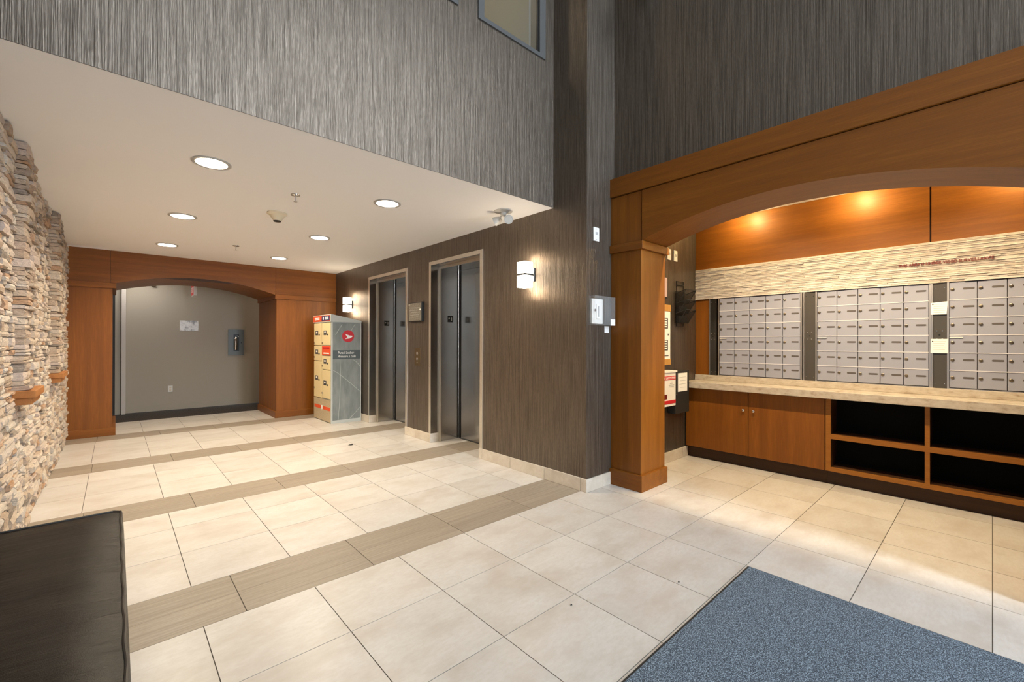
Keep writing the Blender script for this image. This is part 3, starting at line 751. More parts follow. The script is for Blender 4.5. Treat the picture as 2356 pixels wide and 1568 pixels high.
BB(W - 0.005, W, 4.872, 5.012, 0.925, 1.152, 0.002).build('plate', 'bronze', t)
B(W - 0.0065, W - 0.0049, 4.905, 4.98, 0.945, 1.13).build('inner_plate', 'bronze', t)
for z in (1.08, 1.01): MB().lathe((W - 0.0064, 4.942, z), [(0.017, 0), (0.017, 0.005), (0.012, 0.007)], (-1, 0, 0), 18).build('button', 'alu', t)
MB().lathe((W - 0.0064, 4.942, 0.962), [(0.010, 0), (0.010, 0.004)], (-1, 0, 0), 14).build('key_switch', 'chrome', t)

# ================================================================= PARCEL LOCKER
LX0, LX1, LY0, LY1 = 2.388, 2.845, 6.63, 7.40
t = thing('parcel_locker', ((LX0 + LX1) / 2, (LY0 + LY1) / 2, 0), 'tall cream and grey parcel locker with red round logo by the elevators', 'locker')
B(LX0 + 0.012, LX1, LY0 + 0.008, LY1, 0.004, 1.525).build('cabinet', 'locker_grey', t)
B(LX0 + 0.02, LX1 - 0.012, LY0 + 0.002, LY0 + 0.0085, 0.045, 1.515).build('side_panel', 'locker_side', t)
sp = bpy.data.objects['side_panel']
B(LX0 - 0.002, LX0 + 0.020, LY0, LY0 + 0.022, 0.0, 1.525).build('corner_post', 'locker_grey', t)
B(LX1 - 0.012, LX1 + 0.001, LY0, LY0 + 0.012, 0.0, 1.525).build('corner_post', 'locker_grey', t)
B(LX0 + 0.02, LX1 - 0.012, LY0, LY0 + 0.009, 0.0, 0.045).build('bottom_rail', 'locker_grey', t)
MB().prism([(LX0 - 0.012, 1.525), (LX1 + 0.002, 1.525), (LX1 + 0.002, 1.552), (LX0 - 0.012, 1.640)], 1, LY0 - 0.006, LY1 + 0.006).build('sloped_cap', 'locker_grey', t)
sg = B(LX0 - 0.016, LX0 - 0.0115, LY0 + 0.02, LY1 - 0.01, 1.540, 1.628).build('header_sign', 'red_orange', t)
B(LX0 - 0.0175, LX0 - 0.0158, LY0 + 0.03, LY0 + 0.37, 1.548, 1.620).build('sign_field', 'navy', sg)
for yy in (LY0 + 0.08, LY0 + 0.16, LY0 + 0.27): B(LX0 - 0.0185, LX0 - 0.0174, yy, yy + 0.045, 1.562, 1.606).build('pictogram', 'white_paper', sg)
B(LX0 - 0.0185, LX0 - 0.0158, LY0 + 0.47, LY0 + 0.68, 1.590, 1.602).build('lettering', 'white_paper', sg)
B(LX0 - 0.0185, LX0 - 0.0158, LY0 + 0.47, LY0 + 0.66, 1.566, 1.578).build('lettering', 'white_paper', sg)
# front doors
ymid = (LY0 + LY1) / 2 + 0.01
def ldoor(y0, y1, z0, z1, mat='locker_cream', lab=True):
    d = BB(LX0 - 0.006, LX0 + 0.013, y0 + 0.012, y1 - 0.012, z0 + 0.005, z1 - 0.005, 0.003).build('locker_door', mat, t)
    if lab:
        c = (z0 + z1) / 2 + 0.02; yc = (y0 + y1) / 2
        B(LX0 - 0.008, LX0 - 0.0058, yc - 0.02, yc + 0.10, c - 0.035, c + 0.035).build('door_label', 'ink', d)
        B(LX0 - 0.009, LX0 - 0.0078, yc + 0.01, yc + 0.07, c - 0.006, c + 0.020).build('label_print', 'white_paper', d)
        B(LX0 - 0.008, LX0 - 0.0058, yc - 0.09, yc - 0.04, c - 0.04, c - 0.015).build('number_plate', 'ink', d)
        MB().lathe((LX0 - 0.006, y1 - 0.05, z0 + 0.055 if z1 - z0 < 0.3 else c - 0.16), [(0.016, 0), (0.016, 0.01), (0.01, 0.014)], (-1, 0, 0), 14).build('lock', 'chrome', d)
    return d
LC, RC = (ymid, LY1 - 0.012), (LY0 + 0.022, ymid)
ldoor(*LC, 1.166, 1.522); ldoor(*LC, 0.925, 1.164); ldoor(*LC, 0.345, 0.923)
ldoor(*RC, 1.166, 1.522); ldoor(*RC, 0.797, 1.012); ldoor(*RC, 0.357, 0.795)
rp = ldoor(*RC, 1.014, 1.164, 'red_orange', False)
B(LX0 - 0.008, LX0 - 0.0058, RC[0] + 0.05, RC[1] - 0.05, 1.115, 1.145).build('mail_slot', 'red', rp)
B(LX0 - 0.008, LX0 - 0.0058, RC[0] + 0.06, RC[1] - 0.08, 1.04, 1.06).build('lettering', 'white_paper', rp)
kp = B(LX0 - 0.003, LX0 + 0.013, LY0 + 0.022, LY1 - 0.012, 0.012, 0.340).build('kick_panel', 'locker_base', t)
B(LX0 - 0.0045, LX0 - 0.0028, LY0 + 0.04, LY0 + 0.35, 0.185, 0.235).build('red_stripe', 'red_orange', kp)
B(LX0 - 0.0045, LX0 - 0.0028, LY0 + 0.42, LY1 - 0.05, 0.185, 0.235).build('red_stripe', 'red_orange', kp)
MB().lathe((LX0 - 0.003, LY0 + 0.385, 0.21), [(0.034, 0), (0.034, 0.003)], (-1, 0, 0), 20).build('round_mark', 'white_paper', kp)
# side artwork: pale arcs, logo, band with lettering
ys_ = LY0 + 0.0018
def sweep(pts, w=0.005):
    mb = MB(); n = len(pts)
    for (x, z) in pts: mb.v += [Vector((x - w / 2, ys_ - 0.0007, z)), Vector((x + w / 2, ys_ - 0.0007, z))]
    for i in range(n - 1): mb.f.append((2 * i, 2 * i + 1, 2 * i + 3, 2 * i + 2)); mb.tint.append(.5)
    mb.build('artwork_line', 'locker_grey', sp)
sweep([(LX0 + 0.13 - 0.045 * (i / 12) ** 2, 0.05 + 0.98 * i / 12) if False else (LX0 + 0.105 + 0.03 * math.sin(i / 12 * 2.2), 0.05 + 0.9 * i / 12) for i in range(13)])
sweep([(LX0 + 0.025 + 0.41 * i / 12, 0.80 - 0.34 * (i / 12) ** 1.15) for i in range(13)], 0.008)
sweep([(LX0 + 0.33 + 0.11 * i / 6, 0.95 - 0.1 * (i / 6) ** 1.4) for i in range(7)], 0.008)
sweep([(LX0 + 0.28 + 0.16 * i / 8, 0.05 + 0.16 * i / 8) for i in range(9)], 0.007)
sweep([(LX0 + 0.06 + 0.10 * i / 8, 1.33 + 0.16 * i / 8) for i in range(9)], 0.007)
sweep([(LX0 + 0.30 + 0.06 * i / 8, 1.40 + 0.10 * i / 8) for i in range(9)], 0.007)
bd = B(LX0 + 0.022, LX1 - 0.014, ys_ - 0.0025, ys_ + 0.0005, 0.965, 1.098).build('name_band', 'locker_band', t)
text('lettering', 'Parcel Locker', 0.055, '-y', (LX0 + 0.095, ys_ - 0.003, 1.042), 'white_paper', bd, width=0.245)
text('lettering', 'Armoire à colis', 0.055, '-y', (LX0 + 0.095, ys_ - 0.003, 0.988), 'white_paper', bd, width=0.275, shear=0.2)
lg = MB().lathe((2.640, ys_ + 0.0005, 1.312), [(0.092, 0), (0.092, 0.003)], (0, -1, 0), 36).build('logo_disc', 'red', t)
MB().lathe((2.640, ys_ - 0.0005, 1.312), [(0.082, 0), (0.082, 0.004)], (0, -1, 0), 36).build('logo_ring', 'red', lg)
MB().prism([(2.592, 1.345), (2.660, 1.322), (2.706, 1.318), (2.700, 1.300), (2.664, 1.276), (2.592, 1.268), (2.626, 1.296)], 1, ys_ - 0.0065, ys_ - 0.004).build('logo_wing', 'white_paper', lg)

# ================================================================= FAR CORRIDOR WALL
yc = YC - 0.001
t = thing('metal_sign', (1.0, yc, 1.42), 'small shiny metal sign on the grey corridor wall', 'sign')
B(0.868, 1.145, yc - 0.004, yc, 1.424, 1.606).build('plate', 'sign_mottle', t)
for x in (0.880, 1.133):
    for z in (1.438, 1.592): MB().lathe((x, yc - 0.004, z), [(0.009, 0), (0.006, 0.004)], (0, -1, 0), 10).build('bolt', 'white_plastic', t)
t = thing('extinguisher_cabinet', (1.747, yc, 0.955), 'dark grey fire extinguisher cabinet on the corridor wall', 'cabinet')
MB().cells(1, [1.612, 1.700, 1.797, 1.882], [0.955, 1.04, 1.362, 1.455], lambda u, v: 1.70 < u < 1.797 and 1.04 < v < 1.362, yc - 0.022, yc - 0.016).build('door', 'grey_metal', t)
B(1.63, 1.865, yc - 0.016, yc - 0.001, 0.97, 1.44).build('box', 'black', t)
MB().lathe((1.738, yc - 0.030, 1.06), [(0.027, 0), (0.030, 0.01), (0.030, 0.20), (0.022, 0.235), (0.010, 0.25), (0.010, 0.27)], seg=20).build('cylinder', 'chrome', t, smooth=True)
MB().tube([(1.738, yc - 0.03, 1.325), (1.76, yc - 0.03, 1.335), (1.785, yc - 0.03, 1.315)], 0.006, 8).build('lever', 'white_plastic', t)
MB().lathe((1.832, yc - 0.022, 1.20), [(0.012, 0), (0.012, 0.008)], (0, -1, 0), 12).build('latch', 'black', t)
t = thing('wall_outlet', (0.735, yc, 0.32), 'white power outlet low on the grey corridor wall', 'outlet')
BB(0.702, 0.770, yc - 0.006, yc, 0.320, 0.432, 0.002).build('cover_plate', 'white_plastic', t)
for z in (0.352, 0.400): BB(0.722, 0.750, yc - 0.008, yc - 0.0055, z - 0.014, z + 0.014, 0.001).build('socket', 'cream_plastic', t)
t = thing('exit_sign', (1.02, 9.4, 2.42), 'red and white exit sign hanging in the corridor', 'exit sign')
BB(1.000, 1.045, 9.25, 9.55, 2.02, 2.22, 0.004).build('housing', 'white_plastic', t)
ef = B(0.996, 1.0005, 9.26, 9.54, 2.03, 2.21).build('red_face', 'red', t)
text('lettering', 'EXIT', 0.13, '-x', (0.9955, 9.51, 2.075), 'white_paper', ef, width=0.22)
B(1.015, 1.03, 9.39, 9.41, 2.22, 2.42).build('hanger', 'white_plastic', t)
t = thing('door_closer', (0.5, yc, 2.19), 'small brown bracket high on the corridor wall', 'bracket')
B(0.38, 0.50, yc - 0.03, yc, 2.205, 2.222).build('arm', 'bronze', t)
BB(0.47, 0.53, yc - 0.05, yc, 2.185, 2.225, 0.006).build('body', 'bronze', t)

# ================================================================= MAIL ALCOVE: back wall
up_ = thing('wood_wall_panelling', (XB, 0.76, 2.03), 'glowing orange wooden panelling above the stone band', 'panelling', kind='structure')
for (a, b) in ((0.338, YR - 0.001), (-0.72, 0.328)): B(XB + 0.006, XB + 0.055, a, b, 2.0, 2.558).build('wood_panel', 'wood_y', up_)
B(XB + 0.03, XB + 0.058, 0.3, 0.36, 2.0, 2.55).build('panel_joint', 'wood_dark', up_)
B(XB + 0.006, XB + 0.055, 2.086, YR - 0.001, 0.875, 1.705).build('side_wood_panel', 'wood_z', up_)
ba = thing('trim_2', (XB, 0.76, 1.705), 'pale split stone band above the mailboxes', 'stone band', kind='structure')
B(XB - 0.01, XB + 0.056, -0.72, YR - 0.002, 1.705, 2.033).build('backing', 'trim_paint', ba)
rb = random.Random(5); st = MB(); z = 1.704
while z < 2.028:
    h = min(rb.choice([0.012, 0.014, 0.017]), 2.034 - z); yy = -0.72
    while yy < YR - 0.02:
        l = rb.uniform(0.06, 0.22); e = min(yy + l, YR - 0.003)
        x = XB - 0.012 - rb.uniform(0.001, 0.009)
        st.quadbox([(x, yy + 0.0006, z + 0.0008), (XB, yy, z), (XB, e, z), (x + rb.uniform(-.0015, .0015), e - 0.0006, z + 0.0008),
                    (x + 0.002, yy + 0.0006, z + h - 0.0012), (XB, yy, z + h), (XB, e, z + h), (x + 0.002, e - 0.0006, z + h - 0.0012)], rb.random())
        yy = e
    z += h
st.build('stone_chips', 'ledgestone', ba, tint=True, kind='stuff')
sgn = thing('surveillance_notice', (XB - 0.03, 0.26, 1.855), 'dark red lettered surveillance notice on the stone band', 'sign')
text('lettering', 'THIS AREA IS UNDER VIDEO SURVEILLANCE', 0.030, '-x', (XB - 0.0265, 0.522, 1.853), 'dark_red', sgn, 0.003, width=0.533, bold=0.0009)

# mailbox panels
ZR = [0.880, 1.018, 1.154, 1.291, 1.428, 1.565, 1.703]
CW = 0.1502
dm = MB().bbox(-0.004, 0.010, -CW / 2 + 0.002, CW / 2 - 0.002, -0.065, 0.065, 0.0018).mesh('mailbox_door'); dm.materials.append(MATS['box_paint'])
lm = MB().lathe((0, 0, 0), [(0.0115, 0), (0.0115, 0.005), (0.0085, 0.007)], (-1, 0, 0), 14).mesh('lock', smooth=True); lm.materials.append(MATS['lock_metal'])
km = B(-0.0006, 0.0, -0.0018, 0.0018, -0.005, 0.005).mesh('keyhole'); km.materials.append(MATS['black'])
sl = MB()
sl.prism([(0.030 * math.cos(a) * 0 + (0.024 if math.cos(a) > 0 else -0.024) + 0.0075 * math.cos(a), 0.0075 * math.sin(a)) for a in [math.pi * 2 * k / 16 for k in range(16)]], 0, -0.0012, 0.0)
sm = sl.mesh('name_slot'); sm.materials.append(MATS['slot_dark'])
rl = B(-0.007, 0.002, -0.376, 0.376, -0.0035, 0.0035).mesh('row_rail'); rl.materials.append(MATS['rail_paint'])
PAN = [(1.976, 'leftmost'), (1.093, 'middle'), (0.226, 'rightmost')]
for yl, wn_ in PAN:
    t = thing('mailbox_panel', (XB, yl - 0.376, 0.876), wn_ + ' grey metal mailbox panel with rows of locked doors', 'mailbox', 'apartment mailbox panels')
    yr = yl - 5 * CW
    MB().cells(0, [yr - 0.014, yr, yl, yl + 0.012], [0.8745, 0.8795, 1.7035, 1.712], lambda u, v: yr < u < yl and 0.8795 < v < 1.7035, XB - 0.010, XB + 0.02).build('frame', 'alu', t)
    B(XB + 0.012, XB + 0.03, yr, yl, 0.88, 1.703).build('back_panel', 'slot_dark', t)
    for r in range(6):
        zc = (ZR[r] + ZR[r + 1]) / 2
        for c in range(5):
            yc_ = yl - CW * (c + 0.5)
            d = inst('mailbox_door', dm, t, (XB, yc_, zc))
            k = inst('lock', lm, d, (XB - 0.004, yc_ + CW / 2 - 0.018, zc + 0.012))
            inst('name_slot', sm, d, (XB - 0.004, yc_ - 0.030, zc + 0.014))
        if r: inst('row_rail', rl, t, (XB, yl - 0.3755, ZR[r]))
    B(XB - 0.012, XB - 0.004, yl - 0.075, yl - 0.002, 1.270, 1.276).build('latch_tab', 'white_plastic', t)
STR = [(2.007, 2.080, 'leftmost', 'alu_dark'), (1.106, 1.196, 'middle', 'strip_grey'), (0.238, 0.322, 'right', 'strip_grey'), (-0.625, -0.54, 'last', 'alu_dark')]
for a, b, wn_, mt in STR[:3]:
    t = thing('lock_strip', (XB, (a + b) / 2, 0.875), {'leftmost': 'dark metal strip with screws left of the first mailbox panel', 'middle': 'dark metal strip with screws between left and middle mailbox panels', 'right': 'dark metal strip with paper notices between the middle and right mailbox panels'}[wn_], 'metal strip', 'metal strips between mailbox panels')
    B(XB - 0.004, XB + 0.02, a, b, 0.8745, 1.704).build('plate', mt, t)
    B(XB - 0.012, XB + 0.02, b - 0.003, b + 0.005, 0.8745, 1.704).build('edge_channel', 'alu', t)
    for z in (0.91, 1.665):
        for yy in (a + 0.014, b - 0.016): MB().lathe((XB - 0.004, yy, z), [(0.005, 0), (0.003, 0.003)], (-1, 0, 0), 10).build('screw', 'chrome', t)
    for z in (1.262, 1.325):
        for yy in ((a + b) / 2 - 0.016, (a + b) / 2 + 0.016): MB().lathe((XB - 0.004, yy, z), [(0.007, 0), (0.005, 0.004)], (-1, 0, 0), 12).build('screw', 'chrome', t)
    MB().lathe((XB - 0.004, (a + b) / 2, 1.293), [(0.006, 0), (0.006, 0.002)], (-1, 0, 0), 12).build('key_hole', 'black', t)
for (y0, y1, z0, z1, lb, tl) in ((0.234, 0.330, 1.455, 1.555, 'upper white paper notice stuck on the metal strip between mailboxes', 0.03), (0.231, 0.331, 1.150, 1.262, 'lower white paper notice stuck on the metal strip between mailboxes', 0.0)):
    t = thing('paper_notice', (XB - 0.014, (y0 + y1) / 2, z0), lb, 'notice', 'paper notices by the mailboxes')
    MB().quadbox([(XB - 0.0155, y0 + tl * 0.2, z0), (XB - 0.0145, y0 + tl * 0.2, z0), (XB - 0.0145, y1, z0), (XB - 0.0155, y1, z0), (XB - 0.0155, y0, z1), (XB - 0.0145, y0, z1), (XB - 0.0145, y1 - 0.002, z1 - tl * 0.25), (XB - 0.0155, y1 - 0.002, z1 - tl * 0.25)]).build('sheet', 'white_paper', t)
    for k in range(5):
        z = z1 - 0.022 - 0.016 * k
        B(XB - 0.0160, XB - 0.0154, y0 + 0.012 + 0.006 * (k % 3), y1 - 0.016, z, z + 0.003).build('text_line', 'ink_grey', t)
    B(XB - 0.0160, XB - 0.0154, y1 - 0.016, y1 - 0.008, z1 - 0.024, z1 - 0.015).build('mark', 'ink', t)

# counter, backsplash, cabinets
t = thing('counter', (4.65, 0.76, 0.75), 'long beige stone counter below the mailboxes', 'counter')
BB(4.500, XB + 0.055, -0.718, YR - 0.002, 0.750, 0.815, 0.004).build('top', 'counter_stone', t)
BB(XB - 0.022, XB + 0.055, -0.718, YR - 0.002, 0.815, 0.874, 0.003).build('backsplash', 'counter_stone', t)
XD = 4.570
t = thing('base_cabinet', (4.7, 1.606, 0), 'two-door wooden base cabinet under the left end of the counter', 'cabinet')
B(XD + 0.02, XB + 0.05, 0.976, YR - 0.003, 0.12, 0.748).build('body', 'wood_dark', t)
B(4.632, 4.70, 0.976, YR - 0.003, 0.0, 0.12).build('toe_kick', 'wood_dark', t)
for (a, b, ky) in ((1.6035, 2.226, 1.642), (0.982, 1.5985, 1.550)):
    d = BB(XD, XD + 0.019, a, b, 0.122, 0.744, 0.0015).build('cabinet_door', 'wood_z', t)
    MB().lathe((XD, ky, 0.567), [(0.006, 0), (0.006, 0.010), (0.012, 0.014), (0.012, 0.020), (0.006, 0.024)], (-1, 0, 0), 16).build('knob', 'chrome', d, smooth=True)
t = thing('open_shelf_unit', (4.7, 0.15, 0), 'open wooden shelf unit with dark pigeonholes under the right of the counter', 'shelf unit')
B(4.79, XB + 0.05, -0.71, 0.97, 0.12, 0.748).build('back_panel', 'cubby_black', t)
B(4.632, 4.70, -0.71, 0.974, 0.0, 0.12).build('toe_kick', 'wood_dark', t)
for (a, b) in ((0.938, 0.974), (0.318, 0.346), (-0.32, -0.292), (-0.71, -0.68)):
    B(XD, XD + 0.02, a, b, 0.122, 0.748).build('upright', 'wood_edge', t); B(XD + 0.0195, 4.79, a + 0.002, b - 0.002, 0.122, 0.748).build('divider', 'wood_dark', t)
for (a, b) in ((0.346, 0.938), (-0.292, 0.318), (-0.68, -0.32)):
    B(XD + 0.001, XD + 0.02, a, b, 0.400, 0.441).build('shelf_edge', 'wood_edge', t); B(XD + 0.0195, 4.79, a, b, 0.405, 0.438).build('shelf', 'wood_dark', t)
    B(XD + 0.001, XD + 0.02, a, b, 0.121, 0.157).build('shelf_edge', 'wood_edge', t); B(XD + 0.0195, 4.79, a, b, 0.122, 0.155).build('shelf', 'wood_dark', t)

# alcove spots
for i, yy in enumerate((1.45, 0.765, 0.05)):
    t = thing('alcove_downlight', (3.68, yy, 2.56), ('left', 'middle', 'right')[i] + ' recessed downlight hidden behind the wooden mail arch', 'downlight', 'alcove downlights')
    MB().lathe((3.68, yy, 2.56), [(0.030, 0), (0.060, 0), (0.060, -0.004), (0.045, -0.006), (0.030, -0.003)], seg=24, cap=False).build('trim_ring', 'ring_white', t, smooth=True)
    MB().lathe((3.68, yy, 2.558), [(0.030, -0.0005), (0.0, -0.0006)], seg=20, cap=False).build('lens', 'glow_lamp', t)
    lamp('alcove_lamp', 'SPOT', (3.68, yy, 2.53), P_ALC2, (1.0, 0.79, 0.50), 0.02, (0, math.radians(-16), 0), math.radians(128), 0.8)
for i, yy in enumerate((1.67, 0.765, -0.155)):
    t = thing('alcove_spotlight', (4.60, yy, 2.56), ('left', 'middle', 'right')[i] + ' recessed spot washing the wooden panelling of the mail alcove', 'spotlight', 'alcove spotlights')
    MB().lathe((4.60, yy, 2.56), [(0.030, 0), (0.060, 0), (0.060, -0.004), (0.045, -0.006), (0.030, -0.003)], seg=24, cap=False).build('trim_ring', 'ring_white', t, smooth=True)
    MB().lathe((4.60, yy, 2.558), [(0.030, -0.0005), (0.0, -0.0006)], seg=20, cap=False).build('lens', 'glow_lamp', t)
    lamp('alcove_lamp', 'POINT', (4.60, yy, 2.515), P_ALC, WARM2, 0.025)

# ================================================================= ALCOVE SIDE WALL (y = 2.24)
yw = YR - 0.0005
for x0, x1, lb in ((4.176, 4.250, 'white wall plate with small display, left of two beside the pillar top'), (4.310, 4.384, 'white wall plate with small display, right of two in the alcove')):
    t = thing('wall_plate', ((x0 + x1) / 2, yw, 2.08), lb, 'wall plate', 'wall plates high in the alcove')
    BB(x0, x1, yw - 0.008, yw, 2.078, 2.190, 0.002).build('plate', 'white_plastic', t)
    BB(x0 + 0.024, x1 - 0.020, yw - 0.0105, yw - 0.0075, 2.128, 2.152, 0.001).build('switch', 'ink_grey', t)
# mesh letter rack
t = thing('file_rack', (4.45, yw, 1.40), 'black wire mesh three-pocket file rack on the alcove side wall', 'file rack')
fr = MB(); fr.tube([(4.355, yw - 0.012, 1.40), (4.355, yw - 0.012, 1.872), (4.505, yw - 0.012, 1.872), (4.505, yw - 0.012, 1.40)], 0.006, 8, True); fr.build('frame', 'black', t, smooth=True)
MB().tube([(4.355, yw - 0.012, 1.835), (4.505, yw - 0.012, 1.835)], 0.005, 8).build('cross_bar', 'black', t)
B(4.325, 4.535, yw - 0.020, yw - 0.016, 1.435, 1.765).build('mesh_back', 'mesh_wire', t)
for k, z in enumerate((1.64, 1.535, 1.432)):
    p0 = [(4.325, yw - 0.022, z), (4.535, yw - 0.022, z), (4.535, yw - 0.050, z), (4.325, yw - 0.050, z)]
    q0 = [(4.325, yw - 0.022, z + 0.10), (4.535, yw - 0.022, z + 0.10), (4.535, yw - 0.135, z + 0.135), (4.325, yw - 0.135, z + 0.135)]
    pk = MB(); n = 0; pk.v = [Vector(p) for p in p0 + q0]; pk.f = [(0, 1, 2, 3), (3, 2, 6, 7), (0, 3, 7, 4), (1, 5, 6, 2)]; pk.tint = [.5] * 4
    po = pk.build('pocket', 'mesh_wire', t)
    MB().tube([q0[0], q0[3], q0[2], q0[1]], 0.004, 6).build('rim', 'black', po)
    MB().tube([p0[3], q0[3]], 0.003, 6).build('rib', 'black', po); MB().tube([p0[2], q0[2]], 0.003, 6).build('rib', 'black', po)
    if k: B(4.335, 4.525, yw - 0.046, yw - 0.026, z + 0.004, z + 0.075).build('folder', 'black', po)
# small framed notice, mostly behind the pillar
t = thing('framed_notice', (4.06, yw, 1.68), 'pinkish framed notice half hidden behind the wooden pillar', 'frame')
BB(3.93, 4.158, yw - 0.014, yw, 1.668, 1.885, 0.003).build('frame', 'pink_frame', t)
B(3.93, 4.158, yw - 0.016, yw - 0.002, 1.668, 1.690).build('bottom_rail', 'black', t)
B(3.95, 4.14, yw - 0.0155, yw - 0.0138, 1.70, 1.87).build('sheet', 'pink_frame', t)
# directory board with wooden rails
t = thing('directory_board', (4.0, yw, 1.00), 'white directory board with wooden rails beside the pillar', 'board')
BB(3.72, 4.224, yw - 0.020, yw, 1.545, 1.612, 0.003).build('wood_rail', 'wood_frame', t)
BB(3.72, 4.224, yw - 0.020, yw, 1.000, 1.060, 0.003).build('wood_rail', 'wood_frame', t)
wb = B(3.73, 4.216, yw - 0.016, yw - 0.002, 1.055, 1.550).build('white_sheet', 'white_paper', t)
for z0 in (1.370, 1.148):
    B(3.85, 4.165, yw - 0.0185, yw - 0.0155, z0, z0 + 0.105).build('name_panel', 'ink', wb)
    for k in range(4): B(4.03, 4.145, yw - 0.0195, yw - 0.0182, z0 + 0.012 + 0.024 * k, z0 + 0.026 + 0.024 * k).build('name_strip', 'white_paper', wb)
B(4.165, 4.185, yw - 0.0175, yw - 0.0155, 1.30, 1.318).build('mark', 'ink', wb)
B(4.10, 4.18, yw - 0.0175, yw - 0.0155, 1.090, 1.098).build('mark', 'ink', wb)
# safety plan box and black drop box
t = thing('safety_plan_box', (3.95, yw, 0.59), 'white safety plan box with red bands beside the pillar', 'box')
BB(3.76, 4.180, 2.145, yw, 0.597, 0.932, 0.003).build('box', 'white_plastic', t)
BB(3.75, 4.196, 2.135, yw, 0.930, 0.948, 0.002).build('lid', 'white_plastic', t)
fb = B(3.765, 4.176, 2.1425, 2.1452, 0.858, 0.896).build('red_band', 'red', t)
text('lettering', 'FIRE SAFETY PLAN', 0.032, '-y', (4.168, 2.142, 0.866), 'white_paper', fb, align='RIGHT')
B(3.765, 4.176, 2.1425, 2.1452, 0.622, 0.656).build('red_band', 'red', t)
B(3.90, 4.005, 2.1425, 2.1452, 0.672, 0.718).build('red_patch', 'dark_red', t)
for k, (a, b) in enumerate(((4.08, 4.105), (4.065, 4.12), (4.04, 4.145), (4.05, 4.135))): B(a, b, 2.1428, 2.1452, 0.835 - 0.016 * k, 0.842 - 0.016 * k).build('text_line', 'ink_grey', t)
t = thing('drop_box', (4.34, yw, 0.50), 'black wall-mounted drop box with a paper sheet, left of the counter', 'box')
BB(4.199, 4.492, 2.155, yw, 0.503, 0.938, 0.004).build('box', 'black_matte', t)
B(4.245, 4.44, 2.1515, 2.1555, 0.726, 0.914).build('sheet', 'white_paper', t)
for k in range(4): B(4.27 + 0.02 * (k % 2), 4.41, 2.1505, 2.152, 0.87 - 0.035 * k, 0.873 - 0.035 * k).build('text_line', 'ink_grey', t)
MB().lathe((4.215, 2.155, 0.70), [(0.008, 0), (0.008, 0.006)], (0, -1, 0), 12).build('latch', 'chrome', t)

# on the pale return face beside the pillar
t = thing('thermostat', (2.98, yw, 2.07), 'white wall thermostat high on the grey return beside the pillar', 'thermostat')
BB(2.942, 3.016, yw - 0.012, yw, 2.075, 2.190, 0.002).build('plate', 'white_plastic', t)
BB(2.965, 2.998, yw - 0.0135, yw - 0.0115, 2.128, 2.152, 0.001).build('display', 'ink_grey', t)
for z in (2.088, 2.176): MB().lathe((2.98, yw - 0.012, z), [(0.004, 0), (0.003, 0.002)], (0, -1, 0), 10).build('screw', 'ink_grey', t)
t = thing('pull_station', (3.03, yw, 1.37), 'white pull station under a clear plastic cover beside the pillar', 'pull station')
BB(2.908, 3.055, yw - 0.022, yw, 1.384, 1.592, 0.004).build('back_box', 'white_plastic', t)
hd = BB(2.955, 3.005, yw - 0.034, yw - 0.021, 1.425, 1.545, 0.004).build('handle', 'white_paper', t)
B(2.978, 2.983, yw - 0.0355, yw - 0.0335, 1.44, 1.53).build('slot', 'black', hd)
MB().lathe((2.935, yw - 0.022, 1.495), [(0.011, 0), (0.011, 0.014)], (0, -1, 0), 14).build('key_lock', 'chrome', t)
MB().cells(1, [2.896, 2.902, 3.172, 3.178], [1.372, 1.378, 1.606, 1.613], lambda u, v: False, yw - 0.062, yw - 0.058).build('cover_front', 'clear_plastic', t)
for (a, b, c, d_) in ((2.896, 2.900, 1.372, 1.613), (3.174, 3.178, 1.372, 1.613)): B(a, b, yw - 0.058, yw, c, d_).build('cover_side', 'clear_plastic', t)
for z in (1.372, 1.609): B(2.896, 3.178, yw - 0.058, yw, z, z + 0.004).build('cover_side', 'clear_plastic', t)
B(3.085, 3.092, yw - 0.0625, yw - 0.02, 1.38, 1.60).build('hinge_rib', 'clear_plastic', t)
for z0, z1, lb in ((1.372, 1.425, 'upper of two small white labels beside the pillar'), (1.310, 1.368, 'lower of two small white labels beside the pillar')):
    B(3.108, 3.172, yw - (0.0645 if z0 > 1.35 else 0.002), yw - (0.0625 if z0 > 1.35 else 0), z0, z1).build('sticker', 'white_paper', None, label=lb, cat='label', group='small white labels')

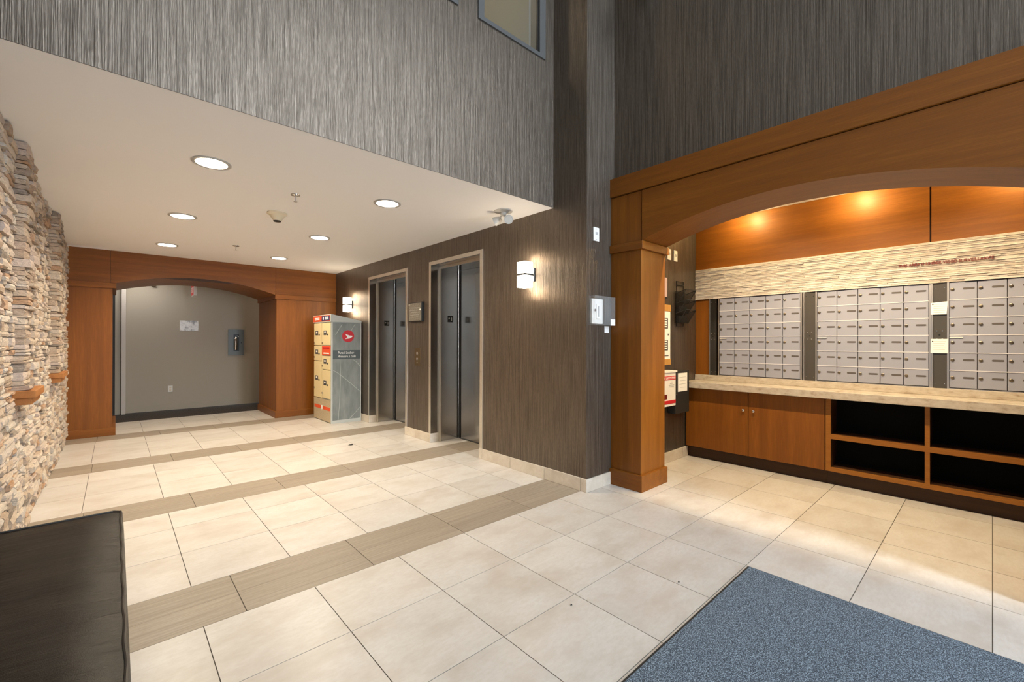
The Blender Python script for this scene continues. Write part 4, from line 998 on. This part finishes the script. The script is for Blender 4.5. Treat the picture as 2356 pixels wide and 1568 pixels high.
# ================================================================= FLOOR OBJECTS
# black leather bench along the stone wall
by0, by1, bx0, bx1 = 0.95, 2.755, -0.395, 0.022
t = thing('bench', ((bx0 + bx1) / 2, (by0 + by1) / 2, 0), 'black leather bench with piped edges by the stone wall', 'bench')
def cushion():
    mb = MB(); nx, ny = 10, 30; top, bot = 0.448, 0.20
    idx = {}
    for i in range(nx + 1):
        for j in range(ny + 1):
            u = i / nx; v = j / ny; x = bx0 + (bx1 - bx0) * u; y = by0 + (by1 - by0) * v
            e = min(u, 1 - u) * (bx1 - bx0); f = min(v, 1 - v) * (by1 - by0)
            dome = 0.010 * min(1, e / 0.08) * min(1, f / 0.10)
            wr = 0.0016 * math.sin(y * 23 + 3 * math.sin(x * 9)) * min(1, f / 0.05)
            idx[i, j] = len(mb.v); mb.v.append(Vector((x, y, top - 0.012 + dome + wr)))
    for i in range(nx):
        for j in range(ny): mb.f.append((idx[i, j], idx[i + 1, j], idx[i + 1, j + 1], idx[i, j + 1]))
    ring = [(i, 0) for i in range(nx)] + [(nx, j) for j in range(ny)] + [(i, ny) for i in range(nx, 0, -1)] + [(0, j) for j in range(ny, 0, -1)]
    prev = [idx[r] for r in ring]
    for (dz, out) in ((-0.03, 0.008), (-0.10, 0.012), (-0.20, 0.008), (-0.236, 0.0)):
        cur = []
        for (i, j) in ring:
            p = mb.v[idx[i, j]]; ox = (-1 if i == 0 else 1 if i == nx else 0); oy = (-1 if j == 0 else 1 if j == ny else 0)
            cur.append(len(mb.v)); mb.v.append(Vector((p.x + ox * out, p.y + oy * out * 0.6, top - 0.012 + dz)))
        for q in range(len(ring)):
            r = (q + 1) % len(ring); mb.f.append((prev[q], prev[r], cur[r], cur[q]))
        prev = cur
    mb.f.append(tuple(prev)); mb.tint = [.5] * len(mb.f); return mb
cu = cushion().build('seat_cushion', 'leather', t, smooth=True)
c = 0.025; pp = []
for k in range(24): pp.append((bx0 + c + (bx1 - bx0 - 2 * c) * k / 23, by0, 0.437))
for k in range(60): pp.append((bx1 + 0.0016 * math.sin(k * 0.9), by0 + c + (by1 - by0 - 2 * c) * k / 59, 0.437))
for k in range(24): pp.append((bx1 - c - (bx1 - bx0 - 2 * c) * k / 23, by1, 0.437))
for k in range(24): pp.append((bx0, by1 - c - (by1 - by0 - 2 * c) * k / 23, 0.437))
MB().tube(pp, 0.005, 8, True).build('piping', 'black', cu, smooth=True)
BB(bx0 + 0.01, bx1 - 0.01, by0 + 0.02, by1 - 0.02, 0.10, 0.202, 0.006).build('base', 'leather_side', t)
for x in (bx0 + 0.06, bx1 - 0.06):
    for y in (by0 + 0.10, by1 - 0.10): MB().lathe((x, y, 0.0), [(0.018, 0), (0.024, 0.11)], seg=14).build('foot', 'black', t)
# entrance mat
mx0, mx1, my0, my1 = 0.70, 2.572, -1.9, 0.902
t = thing('entrance_mat', ((mx0 + mx1) / 2, (my0 + my1) / 2, 0), 'blue grey carpet entrance mat on the tile floor', 'mat')
BB(mx0, mx1, my0, my1, 0.0, 0.006, 0.002).build('rubber_edge', 'rubber', t)
BB(mx0 + 0.012, mx1 - 0.012, my0 + 0.012, my1 - 0.012, 0.004, 0.013, 0.003).build('pile', 'mat_pile', t)
for (x, y, r, lb) in ((2.084, 5.135, 0.03, 'dark scrap of leaf on the tiles before the far elevator'), (2.144, 1.081, 0.006, 'dark crumb on the tiles beside the mat corner'), (1.584, 1.324, 0.006, 'dark crumb on the tiles nearer the viewer')):
    mb = MB(); k = 7; mb.v = [Vector((x + r * (1.3 if i % 2 else 0.8) * math.cos(i * 2 * math.pi / k), y + 0.6 * r * math.sin(i * 2 * math.pi / k), 0.0012 + 0.003 * (i % 3))) for i in range(k)] + [Vector((x, y, 0.0045)), Vector((x, y, 0.0008))]
    mb.f = [(i, (i + 1) % k, k) for i in range(k)] + [((i + 1) % k, i, k + 1) for i in range(k)]; mb.tint = [.5] * len(mb.f)
    mb.build('floor_debris', 'black_matte', None, label=lb, cat='debris', group='dark crumbs on the floor')
